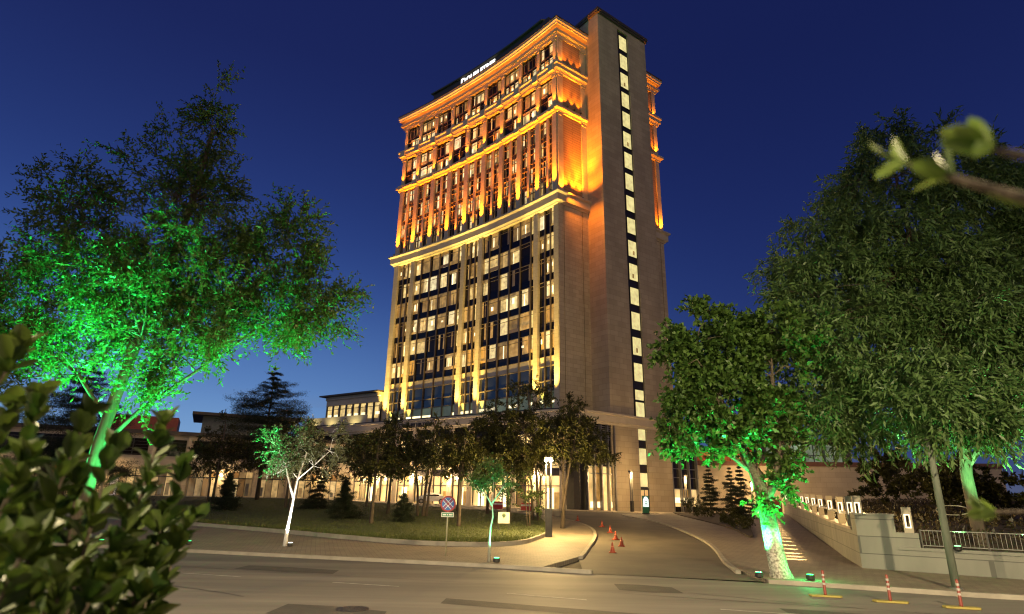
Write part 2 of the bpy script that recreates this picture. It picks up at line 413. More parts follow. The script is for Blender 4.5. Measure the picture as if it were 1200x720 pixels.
# ------------------------------------------------------------------ ground sheets
def drape(name, poly, dz, mat, skirt=0.0, holes=None):
    bm = bmesh.new()
    f = bm.faces.new([bm.verts.new((x, y, 0)) for x, y in poly])
    xs = [p[0] for p in poly]; ys = [p[1] for p in poly]
    cuts = [((0, c, 0), (0, 1, 0)) for c in [30, 33, 37, 42, 47, 52, 58, 64, 70, 76, 90, 110] if min(ys) < c < max(ys)]
    cuts += [((c, 0, 0), (1, 0, 0)) for c in [-60, -40, -32, -24, -23.34, -16, -8, 0, 6, 12, 18, 24, 25.34, 32, 40, 60] if min(xs) < c < max(xs)]
    for co, no in cuts:
        bmesh.ops.bisect_plane(bm, geom=bm.verts[:] + bm.edges[:] + bm.faces[:], plane_co=co, plane_no=no)
    bmesh.ops.triangulate(bm, faces=bm.faces[:])
    for v in bm.verts: v.co.z = gz(v.co.x, v.co.y) + dz
    if skirt:
        be = [e for e in bm.edges if e.is_boundary]
        r = bmesh.ops.extrude_edge_only(bm, edges=be)
        for v in [g for g in r['geom'] if isinstance(g, bmesh.types.BMVert)]: v.co.z -= skirt
    bmesh.ops.recalc_face_normals(bm, faces=bm.faces[:])
    me = bpy.data.meshes.new(name); bm.to_mesh(me); bm.free(); me.materials.append(mat)
    o = bpy.data.objects.new(name, me); COL.objects.link(o); o['kind'] = 'structure'
    return o

def bez(pts, n=6):
    """smooth polyline through pts (Catmull-Rom)"""
    P = [np.array(p, float) for p in pts]; out = []
    P = [2*P[0]-P[1]] + P + [2*P[-1]-P[-2]]
    for i in range(1, len(P)-2):
        for k in range(n):
            t = k/n
            out.append(tuple(.5*((2*P[i])+(-P[i-1]+P[i+1])*t+(2*P[i-1]-5*P[i]+4*P[i+1]-P[i+2])*t*t+(-P[i-1]+3*P[i]-3*P[i+1]+P[i+2])*t**3)))
    out.append(tuple(P[-2])); return out

ISLAND = bez([(2.97, 27.0), (3.8, 31.3), (4.72, 35.8), (5.36, 39.8), (5.79, 44.7), (5.66, 49.8), (4.91, 54.8), (3.3, 59.5), (-.5, 64.2), (-6, 68.5), (-14, 75)])
DRIVE_R = bez([(8.15, 22.6), (9.05, 26.6), (10.32, 31.3), (11.34, 36.2), (12.12, 42.1), (12.86, 50.5), (12.9, 57), (12.0, 62.5), (12.5, 67.0), (16.5, 70.5)])
LAWN_E = bez([(-60, 55), (-40, 49.5), (-20.1, 39.9), (-12.76, 36.1), (-8.71, 33.7), (-4.79, 31.6), (-1.44, 31.2), (.44, 32.3), (1.39, 34.6), (2.3, 38.5), (2.75, 44), (2.79, 49), (2.41, 54.9), (.36, 60.2), (-3.0, 63.3), (-8.6, 67), (-17, 72.5), (-26.4, 76), (-60, 82)])
def EDGE(x):
    return float(np.interp(x, [-100, -.6, 3, 8.7, 13, 17, 40, 60, 90], [51.6, 23.47, 22.0, 20.25, 18.25, 16.9, 3, -12, -34]))
def road_edge(x0, x1, n=24): return [(x0 + (x1-x0)*i/n, EDGE(x0 + (x1-x0)*i/n)) for i in range(n+1)]

drape('ground', [(-900, -400), (900, -400), (900, 1500), (-900, 1500)], -.06, SOIL)
drape('road', [(-90, -30.), (90, -30.)] + [(90, EDGE(90)), (40, EDGE(40))] + road_edge(30, -30) + [(-90, EDGE(-90))], 0.0, ASPHALT)
drape('driveway', [(2.6, 22.0), (8.3, 20.6)] + DRIVE_R + [(17.5, 73.4), (8, 72.5), (1.0, 74.5), (-12, 84), (-15, 81), (-12.5, 73.2)] + ISLAND[::-1][6:], .012, DRIVE)
drape('plaza', [(-75, 84), (-60, 80)] + [(-26, 78), (-17, 79)] + [(-12, 82), (1.0, 74.2), (8, 72.3), (17.5, 73.2), (60, 105), (60, 130), (-75, 150)], .06, PLAZA, .3)
drape('sidewalk', road_edge(-40, 2.97, 24)[:-1] + ISLAND + [(-17, 78), (-26.4, 77.5), (-40, 79), (-70, 84)], .10, PAVE, .25)
drape('path', [(8.15, EDGE(8.15))] + DRIVE_R[1:] + [(18, 73.2), (41, 94), (33.2, 74.5), (23.9, 51.2), (18.98, 38.7), (15.95, 30.7), (13.5, 24.5)] + [(17.3, 21.6), (40, 9.5), (60, 0)] + road_edge(40, 8.4, 20), .10, PAVE, .25)
drape('lawn', LAWN_E, .24, LAWN, .4)
BED = bez([(19.5, 74.5), (18.4, 67.0), (17.52, 55), (16.6, 47), (15.6, 42.4), (15.0, 39.7), (15.6, 40.5), (18, 47), (23, 60), (27, 72), (29, 80)])
drape('planting_bed', BED, .20, SOIL, .3)

def kerb(name, line, w, h, dz=0.0, side=1):
    mb = MB(); pth = Path(line)
    vs = []; k = 4
    for t in pth.t:
        for d, z in ((0, -.2), (w*side, -.2), (w*side, h), (0, h)):
            x, y = pth.at(float(t), d); vs.append((x, y, gz(x, y) + z + dz))
    n = len(pth.t)
    fs = [(i*k+j, i*k+(j+1) % k, (i+1)*k+(j+1) % k, (i+1)*k+j) for i in range(n-1) for j in range(k)] + [(0, 1, 2, 3), tuple((n-1)*k+j for j in (3, 2, 1, 0))]
    mb.add(vs, fs); o = mb.build(name, KERB); o['kind'] = 'structure'; return o
kerb('lawn_kerb', LAWN_E[6:], .16, .30, 0, -1)
kerb('island_kerb', ISLAND, .18, .125, 0, -1)
kerb('driveway_kerb', DRIVE_R, .18, .125, 0, 1)
kerb('road_kerb', road_edge(-45, 2.9, 30), .18, .125, 0, -1)
kerb('path_kerb', road_edge(8.2, 40, 20), .18, .125, 0, -1)
# worn painted lane line along the road
mb = MB()
for i in range(-14, 15):
    x0 = i * 5.0; 
    q = [(x0 + a, EDGE(x0 + a) - b) for a, b in ((0, 5.9), (2.0, 5.9), (2.0, 6.02), (0, 6.02))]
    mb.add([(x, y, .006) for x, y in q], [(3, 2, 1, 0)])
lane = mb.build('lane_marking', noise_mat('worn_paint', (.16, .15, .13), (.42, .40, .36), 3, .7)); lane['kind'] = 'structure'

rng = np.random.default_rng(5)
PATCH = noise_mat('asphalt_patch', (.040, .036, .032), (.070, .062, .052), 1.5, .75, .6)
mb = MB()
for x0, b, w, h, k in ((-9, 3.2, 3.4, 1.1, .03), (-1.5, 7.4, 5.2, .8, -.02), (3.2, 2.4, 1.6, 1.3, .05), (6.5, 5.2, 2.6, .7, .0), (-5.0, 9.6, 2.4, 1.2, .04), (1.0, 10.8, 4.0, .55, .0)):
    q = [(x0, b), (x0 + w*.45, b - k*3), (x0 + w, b + k), (x0 + w*1.02, b + h*.9), (x0 + w*.5, b + h + k*2), (x0 - .06, b + h)]
    mb.add([(x, EDGE(x) - y, .0045) for x, y in q][::-1], [tuple(range(6))])
o = mb.build('road_patches', PATCH); o['kind'] = 'structure'
CRACK = noise_mat('tar_seam', (.018, .016, .014), (.035, .03, .026), 3, .55)
mb = MB(); rs = random.Random(9)
for x0, b, n, step, drift in ((-14, 4.6, 34, .9, .0), (2, 8.6, 18, .6, .02), (-6, 2.0, 12, .35, -.25), (5, 3.4, 10, .4, .3), (-2, 11.6, 16, .5, .05), (-10, 8.0, 10, .4, .35)):
    y = b; pts = []
    for i in range(n): pts.append((x0 + step*i, y)); y += drift*step + rs.uniform(-.09, .09)
    w = .022
    mb.add([(x, EDGE(x) - yy - w*rs.uniform(.4, 1.2), .0075) for x, yy in pts] + [(x, EDGE(x) - yy + w*rs.uniform(.4, 1.2), .0075) for x, yy in pts], [(i, i+1, n+i+1, n+i) for i in range(n-1)])
o = mb.build('road_cracks', CRACK); o['kind'] = 'structure'
def manhole(x, y, label):
    t = thing('manhole_cover', label, 'manhole cover', (x, y, .005), .4, 'round iron manhole covers')
    mb = MB(); mb.lathe([(.36, 0), (.36, .006), (.31, .008)], 28); mb.build('ring', DARKMETAL, t)
    mb = MB(); mb.lathe([(.30, 0), (.30, .009)], 28)
    for i in range(-3, 4): mb.box(-.2, .2, i*.075 - .02, i*.075 + .02, .009, .013)
    mb.build('lid', plain('cast_iron', (.06, .055, .05), .4, .7), t)
def np_mesh(name, V, F, mats, mi=None, parent=None, smooth=False):
    me = bpy.data.meshes.new(name); n = len(F); k = F.shape[1]
    me.vertices.add(len(V)); me.vertices.foreach_set('co', V.astype(np.float32).ravel())
    me.loops.add(n*k); me.loops.foreach_set('vertex_index', F.astype(np.int32).ravel())
    me.polygons.add(n); me.polygons.foreach_set('loop_start', np.arange(0, n*k, k, dtype=np.int32))
    me.polygons.foreach_set('loop_total', np.full(n, k, dtype=np.int32))
    for m in (mats if isinstance(mats, (list, tuple)) else [mats]): me.materials.append(m)
    if mi is not None: me.polygons.foreach_set('material_index', mi.astype(np.int32))
    if smooth: me.polygons.foreach_set('use_smooth', np.ones(n, dtype=bool))
    me.update(calc_edges=True)
    o = bpy.data.objects.new(name, me); COL.objects.link(o)
    if parent: o.parent = parent
    return o

def unit(v): return v / (np.linalg.norm(v, axis=-1, keepdims=True) + 1e-9)

def leaf_arrays(P, D, length, width, rs, fold=.25):
    """one folded four-cornered leaf per row: base P, direction D"""
    n = len(P); up = unit(rs.normal(size=(n, 3)) + np.array([0, 0, .8])); D = unit(D)
    S = unit(np.cross(D, up)); U = np.cross(S, D)
    ln = length * rs.uniform(.65, 1.3, (n, 1)); w = width * rs.uniform(.7, 1.25, (n, 1))
    V = np.stack([P, P + D*ln*.45 + S*w*.5 + U*w*fold, P + D*ln - U*ln*.12, P + D*ln*.45 - S*w*.5 + U*w*fold], 1).reshape(-1, 3)
    F = np.arange(4*n).reshape(n, 4); return V, F

def in_poly(px, py, poly):
    ins = np.zeros(len(px), bool); j = len(poly)-1
    for i in range(len(poly)):
        xi, yi = poly[i]; xj, yj = poly[j]
        c = ((yi > py) != (yj > py)) & (px < (xj-xi)*(py-yi)/(yj-yi+1e-12)+xi); ins ^= c; j = i
    return ins
def grass():
    n = 130000; rs = np.random.default_rng(3)
    x = rs.uniform(-34, 3, n); y = 31 + 45*rs.random(n)**1.7
    k = in_poly(x, y, LAWN_E); x = x[k]; y = y[k]
    # taller unmown fringe along the street kerb
    edge = np.interp(x, [-34, -20, -12.8, -8.7, -4.8, -1.4, 1], [46, 39.9, 36.1, 33.7, 31.6, 31.2, 33])
    tall = np.clip(1 - (y - edge) / 2.2, 0, 1)
    z = np.array([gz(a, b) for a, b in zip(x, y)]) + .235
    P = np.stack([x, y, z], 1); D = np.stack([rs.normal(0, .45, len(x)), rs.normal(0, .45, len(x)), np.ones(len(x))], 1)
    n = len(x); S = unit(np.cross(D, rs.normal(size=(n, 3)))); ln = (.07 + .22*tall)[:, None]*rs.uniform(.5, 1.5, (n, 1)); D = unit(D)
    V = np.stack([P - S*.014, P + S*.014, P + D*ln], 1).reshape(-1, 3); F = np.arange(3*n).reshape(n, 3)
    o = np_mesh('grass', V, F, leaf_mat('grass_blade', (.045, .070, .014), (.12, .14, .036), .3))
    tag(o, 'short dark grass of the lawn with a taller fringe at the street kerb', 'grass', kind='stuff')
grass()

# ------------------------------------------------------------------ the hotel tower (local x = into the block, y = along the curved front)
HOTEL = thing('hotel_tower', 'tall floodlit stone hotel tower with amber upper storeys, curved front and lit stair windows', 'hotel', (6.40, 78.22, .75), R(36.45))
def fs(f): return -(.053*f + .0035*f*f)
FP = Path([(fs(f), f) for f in np.linspace(0, 38.4, 33)], np.linspace(0, 38.4, 33))
END = (fs(38.4), 38.4)
NV = np.array([1, .31]) / math.hypot(1, .31)
BACKL = (END[0] + NV[0]*15, END[1] + NV[1]*15)
MP = Path([(23.3, 30), (23.3, 0), (0, 0)] + [(fs(f), f) for f in np.linspace(1.2, 38.4, 32)] + [BACKL])
MT0 = 30 - 9; MSIDE = 30.0; MC = 53.3                      # params: rear return, rear corner, front corner
MEND = float(MP.t[-1]); MFE = float(MP.t[-2])
def body(name, z0, z1, mat, front=-.7):
    mb = MB()
    poly = [(23.3, 30), (23.3, 0), (.75, 0)] + [FP.at(f, front) for f in np.linspace(.75, 38.2, 30)] + [BACKL]
    mb.prism(poly, z0, z1); return mb.build(name, mat, HOTEL)
body('main_wall', 11.0, 42.75, STONE)
body('upper_wall', 44.4, 72.4, CLAD, -.36)

# side walls get a skin of panels either side of recessed joints
for a, b in ((0.0, .95), (1.1, 4.6), (4.75, 5.95)):
    mb = MB(); mb.box(a, b, -.14, .05, 12.0, 42.7); mb.build('side_panel', STONE, HOTEL)
rng_w = random.Random(11)

# beige piers
PIERS = [(0.0, .9), (4.2, 5.1), (16.75, 17.65), (20.8, 21.7), (33.25, 34.15), (37.35, 38.4)]
for a, b in PIERS:
    mb = MB(); FP.box(mb, a, b, -.72, .06 if a else .02, 12.35, 42.7); mb.build('pier', STONE_PIER, HOTEL)

def pane(mb, path, t0, t1, z0, z1, d, bright=.4, trans=True, bottom=False):
    """one glazed light between mullions: a lit or dark room behind part-drawn curtains. 0 dark 1 lit 2 hot 3 curtain 4 dim 5 frame"""
    u = rng_w.uniform; w = t1 - t0
    def q(a, b, k, m, za=z0, zb=z1): path.quad(mb, t0 + w*a, t0 + w*b, d + .02*k, za, zb, m)
    if rng_w.random() < bright + .18:
        q(0, 1, 0, 1 if rng_w.random() < .62 else 3)
        a = u(.10, .34); b = u(.10, .34)
        if rng_w.random() < .75: q(0, a, 1, rng_w.choice([3, 3, 0, 4]))
        if rng_w.random() < .65: q(1 - b, 1, 1, rng_w.choice([3, 0, 0, 4]))
        if rng_w.random() < .45:
            m = u(a, .7); q(m, m + u(.04, .12), 2, rng_w.choice([2, 3, 0, 2]), z0, z0 + (z1-z0)*u(.6, 1))
        if rng_w.random() < .3:
            m = u(.3, .6); q(m, m + .2, 3, 2, z0 + (z1-z0)*u(.2, .4), z0 + (z1-z0)*u(.5, .7))
        if rng_w.random() < .4: q(0, 1, 3.4, rng_w.choice([4, 3]), z0, z0 + (z1-z0)*u(.08, .25))
        if rng_w.random() < .3: q(0, 1, 3.6, 3, z0 + (z1-z0)*.8, z1)
    else:
        q(0, 1, 0, 0)
        for k in range(rng_w.choice([0, 1, 1, 2])):
            a = u(0, .75); q(a, a + u(.08, .25), 1 + k, rng_w.choice([4, 4, 3, 3, 4, 1]))
    if trans: path.box(mb, t0, t1, d + .09, d + .14, z0 + (z1-z0)*.74, z0 + (z1-z0)*.74 + .08, 5)
HALLGLASS = glass_mat('hall_glass', (.015, .018, .028))
WM = [GLASS, LIT, LITW, CURT, DIMR, FRAME_LIT, SPANDREL, TEAL, TRIM]

BAYS = [(.9, 4.2), (5.1, 16.75), (17.65, 20.8), (21.7, 33.25), (34.15, 37.35)]
for (a, b) in BAYS:
    n = 3 if b - a < 5 else 6
    if n == 3: ms = [a, a + .95, a + 2.1, b]
    else:
        q = (b - a - 2.4) / 4; ms = [a, a + .9] + [a + .9 + q*i for i in range(1, 4)] + [b - 1.5 if False else a + .9 + q*4, b]
    for i in range(7):
        zt = 42.6 if i == 0 else 39.24 - 3.68*(i-1) - .55
        zbm = 39.24 - 3.68*i + .55 if i < 6 else 20.3
        if i == 6: break
        mb = MB()
        for t0, t1 in zip(ms[:-1], ms[1:]): pane(mb, FP, t0, t1, zbm, zt, -.42, .60)
        FP.quad(mb, a, b, -.40, zbm - 1.1, zbm, 6)
        FP.box(mb, a, b, -.42, -.30, zbm - 1.15, zbm - 1.07, 5)
        mb.build('guest_window', WM, HOTEL)
    mb = MB()                                                   # tall lower hall glazing
    FP.quad(mb, a, b, -.40, 18.95, 20.3, 8)
    for t0, t1 in zip(ms[:-1], ms[1:]):
        FP.quad(mb, t0, t1, -.42, 16.95, 18.95, 9); FP.quad(mb, t0, t1, -.42, 15.5, 16.8, 9)
        FP.quad(mb, t0, t1, -.42, 12.4, 15.5, 7)
        if rng_w.random() < .5:
            FP.quad(mb, t0 + .12, t1 - .12, -.40, 13.9, 14.3, 2)
        if rng_w.random() < .35: FP.quad(mb, t0 + .1, t1 - .1, -.40, 12.7, 13.3, 1)
    for z in (15.45, 16.85, 18.9): FP.box(mb, a, b, -.42, -.28, z, z + .14, 5)
    mb.build('hall_window', WM + [HALLGLASS], HOTEL)
    mb = MB()
    for t in ms[1:-1]: FP.box(mb, t - .07, t + .07, -.44, -.16, 12.4, 42.6)
    mb.build('mullion', FRAME_LIT, HOTEL)

# ledge over the beige storeys
mb = MB()
MP.sweep(mb, MT0, MEND, [(-.6, 42.65), (.25, 42.65), (.3, 42.8), (.62, 43.0), (.66, 44.0), (.95, 44.25), (.95, 44.5), (-.7, 44.5)])
mb.build('ledge_cornice', TRIM, HOTEL)
# string courses
for nm, pr in (('string_course', [(-.6, 58.2), (.35, 58.2), (.4, 58.45), (.75, 58.7), (.75, 59.1), (.5, 59.35), (-.6, 59.35)]),
               ('string_course', [(-.6, 65.4), (.35, 65.4), (.4, 65.7), (.7, 65.95), (.7, 66.6), (.85, 66.75), (.85, 67.1), (-.6, 67.1)])):
    mb = MB(); MP.sweep(mb, MT0, MEND, pr); mb.build(nm, TRIM, HOTEL)
mb = MB()
MP.sweep(mb, MT0, MEND, [(-.6, 72.3), (.3, 72.3), (.35, 72.75), (.75, 72.9), (.8, 73.3), (.25, 73.32), (.25, 73.95), (.98, 74.1), (1.0, 74.4), (1.15, 74.55), (1.15, 75.0), (-.6, 75.1)])
mb.build('top_cornice', TRIM, HOTEL)
mb = MB(); MP.sweep(mb, MT0, MEND, [(.9, 75.02), (1.22, 75.02), (1.22, 75.28), (-1.0, 75.4), (-1.0, 75.1)]); mb.build('cornice_flashing', ROOFDARK, HOTEL)
# attic with the dark oversailing roof
mb = MB()
ap = [FP.at(f, .3) for f in np.linspace(1.6, 31, 20)]
mb.prism([(21.5, 1.6)] + ap + [(8, 33), (21.5, 24)], 75.0, 77.35)
mb.build('attic_wall', ROOFDARK, HOTEL)
AP = Path([(21.5, 1.6), (1.5, 1.6)] + ap[1:] + [(8, 33)])
mb = MB(); AP.sweep(mb, 8, float(AP.t[-1]), [(-.5, 77.2), (.35, 77.4), (.4, 77.62), (-.5, 77.75)]); mb.prism([(21, 2)] + ap[1:] + [(8, 32.5), (21, 24)], 77.25, 77.7)
mb.build('attic_roof', ROOFDARK, HOTEL)
mb = MB(); mb.box(.2, 1.7, 25.5, 27.2, 77.7, 78.8); mb.box(.4, 1.5, 25.8, 26.8, 78.8, 79.2); mb.build('roof_plant', DARKMETAL, HOTEL)

# amber storeys
PIT = 38.4 / 9.0
for k in range(10):
    t = min(max(k*PIT, .5), 37.9)
    mb = MB(); FP.box(mb, t - .46, t + .46, -.4, .20, 44.5, 58.2); FP.box(mb, t - .53, t + .53, -.4, .27, 44.5, 45.2); mb.build('tall_pier', STONE_PIER, HOTEL)
    for z0, z1, w, d in ((59.35, 65.4, .40, .18), (67.1, 72.35, .33, .12)):
        mb = MB(); FP.box(mb, t - w, t + w, -.6, d, z0, z1); FP.box(mb, t - w - .1, t + w + .1, -.6, d + .14, z1 - .55, z1 - .1); FP.box(mb, t - w - .1, t + w + .1, -.6, d + .1, z0, z0 + .4)
        if k in (0, 9): pass
        mb.build('upper_pier', STONE_PIER, HOTEL)
    for z0, z1, d in ((65.45, 67.0, .98), (58.25, 59.3, .88)):      # the string course breaks forward over each pier
        mb = MB(); FP.box(mb, max(0, t - .6), min(t + .6, 38.4), .3, d, z0 + .15, z1 - .1); mb.build('capital', TRIM, HOTEL)
for k in range(9):
    a = k*PIT + .46; b = (k+1)*PIT - .46; c = (a + b)/2
    if k == 0: a += .45
    if k == 8: b -= .4
    mb = MB(); FP.box(mb, c - .22, c + .22, -.4, .08, 44.5, 58.2); mb.build('mid_pilaster', STONE_PIER, HOTEL)
    mb = MB()
    for (p, q) in ((a, c - .22), (c + .22, b)):
        FP.quad(mb, p, q, -.22, 44.5, 58.2, 9)
        m0, m1 = p + .16, q - .08
        for i in range(4):
            zb = 44.9 + 3.45*i
            pane(mb, FP, m0, (m0+m1)/2, zb, zb + 2.55, -.19, .30, False); pane(mb, FP, (m0+m1)/2, m1, zb, zb + 2.55, -.19, .22, False)
            for zz in (zb - .1, zb + 1.6, zb + 2.55): FP.box(mb, m0, m1, -.2, -.06, zz, zz + .09, 5)
        FP.box(mb, (m0+m1)/2 - .04, (m0+m1)/2 + .04, -.2, -.05, 44.6, 58.2, 5)
    mb.build('tall_window', WM + [REVEAL], HOTEL)
    for z0, z1, br in ((59.35, 65.4, .5), (67.1, 72.35, .34)):
        ex = .06 if br > .4 else .13
        mb = MB(); a -= ex; b += ex; FP.quad(mb, a, b, -.24, z0, z1, 9); w = b - a
        h = (z1 - z0)/2
        cols = [a + .1, a + w*.34, a + w*.68, b - .08] if br < .4 else [a + .12, a + w*.45, b - .1]
        for j in range(2):
            zb = z0 + h*j + .35
            for t0, t1 in zip(cols[:-1], cols[1:]): pane(mb, FP, t0, t1, zb, zb + h - .72, -.2, br, True)
            for t in cols: FP.box(mb, t - .05, t + .05, -.2, -.06, z0, z1, 5)
            FP.quad(mb, a, b, -.19, zb + h - .72, zb + h - .35, 6)
        mb.build('upper_window', WM + [REVEAL], HOTEL); a += ex; b -= ex
# side of the amber storeys: corner piers and cladding panels in frames
for z0, z1 in ((44.5, 58.2), (59.35, 65.4), (67.1, 72.35)):
    for s0, s1 in ((0, 1.0), (4.85, 5.95)):
        mb = MB(); mb.box(s0, s1, -.22, .04, z0, z1); mb.box(s0 + .003, s1 - .003, -.32, .04, z1 - .5, z1 - .1); mb.build('side_pier', STONE_PIER, HOTEL)
    mb = MB(); mb.box(1.0, 4.85, -.06, .02, z0 + .02, z1 - .02); mb.build('side_cladding', CLAD, HOTEL)
    for s0, s1 in ((17.5, 18.4), (22.4, 23.3)):
        mb = MB(); mb.box(s0, s1, -.22, .04, z0, z1); mb.build('side_pier', STONE_PIER, HOTEL)

# stair core
mb = MB()
CF = -3.45
for s0, s1 in ((5.9, 10.45), (12.95, 17.4)): mb.box(s0, s1, CF, CF + .7, -1, 78.1)
mb.box(10.45, 12.95, CF, CF + .7, 77.35, 78.1)
mb.box(5.9, 17.4, CF + .7, 2.5, -1, 78.1)
mb.build('core_wall', CORE, HOTEL)
mb = MB()
mb.box(5.65, 17.65, CF - .28, 2.6, 78.1, 78.45); mb.box(5.55, 17.75, CF - .4, 2.7, 78.45, 78.95)
mb.build('core_parapet', ROOFDARK, HOTEL)
mb = MB(); mb.box(5.9, 6.6, 2.6, 10, 75.2, 78.8); mb.box(6.6, 17.2, 2.6, 14, 75.2, 78.6); mb.build('roof_link', ROOFDARK, HOTEL)
mb = MB(); mb.box(10.45, 12.95, CF + .28, CF + .4, 12.3, 77.35); mb.build('stair_strip', FRAME, HOTEL)
def stair_window(zc, h, s0=10.98, s1=12.82):
    mb = MB(); y = CF + .22
    mb.add([(s0, y, zc - h/2), (s1, y, zc - h/2), (s1, y, zc + h/2), (s0, y, zc + h/2)], [(0, 1, 2, 3)], 1)
    for a, b, c, d in ((s0 - .06, s0, zc - h/2, zc + h/2), (s1, s1 + .06, zc - h/2, zc + h/2), (s0, s1, zc - h/2 - .06, zc - h/2), (s0, s1, zc + h/2, zc + h/2 + .06)):
        mb.box(a, b, y - .08, y + .04, c, d, 0)
    r = rng_w.random()
    if r < .4:
        x = s0 + (s1-s0)*rng_w.uniform(.3, .6); mb.box(x, x + .35, y - .01, y + .02, zc - h*.35, zc - h*.1, 2)
    if r > .6: mb.box(s0, s0 + .12, y - .02, y + .02, zc - h/2, zc + h/2, 2)
    mb.build('stair_window', [FRAME, STAIR, CURT], HOTEL)
for i in range(16): stair_window(18.75 + 3.76*i, 2.6 if i < 8 else 2.85)
stair_window(15.55, 1.4); stair_window(13.45, 2.2)

# rear side wing behind the core: joints only
for a, b in ((17.5, 22.3), (22.45, 23.32)):
    mb = MB(); mb.box(a, b, -.12, .05, 12.0, 42.7); mb.build('side_panel', STONE, HOTEL)

# ---- podium
PPTS = [(23.2, -3.6), (1.3, -3.6), (.5, -3.5), (-.3, -3.05), (-1.1, -2.3), (-2.3, -.1), (-3.7, 3.6), (-5.1, 7.8), (-7.0, 13.5), (-8.9, 19.2), (-10.6, 24.5), (-12.4, 29.8), (-14.2, 34.7), (-16.1, 39.6), (-18.2, 45.0)]
PP = Path(PPTS); PL = float(PP.t[-1])
def tf(f):   # path parameter of a point of the front given its y
    ys = [p[1] for p in PPTS]; return float(np.interp(f, ys[1:], PP.t[1:]))
ins = [PP.at(float(t), -.6) for t in PP.t]
mb = MB(); mb.prism([(23.2, -3.0)] + ins[1:] + [(-4, 50), (23.2, 40)], -1, 12.3); mb.build('podium_wall', FRAME, HOTEL)
mb = MB()
PP.sweep(mb, 0, PL, [(-.62, 10.9), (.16, 10.9), (.2, 11.15), (.34, 11.25), (.36, 12.1), (.5, 12.2), (.5, 12.42), (-.62, 12.42)])
mb.build('podium_cornice', TRIM, HOTEL)
mb = MB(); PP.sweep(mb, tf(-2.3), PL, [(.3, 12.43), (.52, 12.43), (.52, 12.58), (.3, 12.58)]); mb.build('parapet_rail', FRAME, HOTEL)
# solid wall under the core with its slot of windows
for s0, s1 in ((6.35, 10.9), (12.62, 17.6)):
    mb = MB(); mb.box(s0, s1, -3.62, -2.95, -1, 10.9); mb.build('podium_stone', CORE, HOTEL)
mb = MB(); mb.box(10.9, 12.62, -3.35, -3.1, -1, 10.9); mb.build('stair_strip', FRAME, HOTEL)
def lit_window(zb, zt):
    mb = MB(); mb.box(10.98, 12.54, -3.42, -3.36, zb, zt, 1); mb.box(10.92, 10.98, -3.46, -3.34, zb, zt, 0); mb.box(12.54, 12.6, -3.46, -3.34, zb, zt, 0)
    mb.build('stair_window', [FRAME, STAIR], HOTEL)
for zb, zt in ((9.4, 10.85), (6.2, 8.3), (3.35, 5.1)): lit_window(zb, zt)
dr = MB(); dr.box(10.95, 12.57, -3.44, -3.38, .2, 2.95, 1)
for a, b in ((10.9, 11.02), (11.72, 11.8), (12.5, 12.62)): dr.box(a, b, -3.5, -3.36, .2, 3.0, 0)
dr.box(10.9, 12.62, -3.52, -3.36, 2.95, 3.2, 0)
door = dr.build('door', [FRAME, emit_mat('lit_door_glass', (.9, .62, .26), .42, .4)], HOTEL)
mb = MB(); mb.tube([(11.66, -3.54, .9), (11.66, -3.54, 1.5)], .03, 6); mb.build('handle', METAL, door)
# glazed corners of the side
def curtain(s0, s1, n, zlit0, zlit1):
    mb = MB(); T = lambda s: 23.2 - s
    w = (s1 - s0)/n
    for i in range(n):
        a, b = T(s0 + w*(i+1)), T(s0 + w*i)
        PP.quad(mb, a, b, -.35, 0, zlit0, 0); PP.quad(mb, a, b, -.35, zlit0, zlit1, 1 if i % 4 != 1 else 3); PP.quad(mb, a, b, -.35, zlit1, 10.9, 0)
        if rng_w.random() < .7: PP.quad(mb, a + .15, b - .6, -.33, zlit0 + .5, zlit0 + 1.2, 2)
        for k in range(7): PP.box(mb, a, b, -.35, -.2, 9.0 + .27*k, 9.08 + .27*k, 5)
        for z in (5.9, 4.7, zlit1): PP.box(mb, a, b, -.35, -.18, z, z + .12, 5)
    for i in range(n + 1):
        PP.box(mb, max(0, T(s0 + w*i) - .1), T(s0 + w*i) + .1, -.36, .05, 0, 10.9, 5)
    return mb.build('glazed_bay', WM[:1] + [SHOP, LITW, CURT, DIMR, METAL], HOTEL)
curtain(1.45, 6.35, 4, .2, 5.6)
curtain(17.6, 23.1, 3, .9, 3.2)
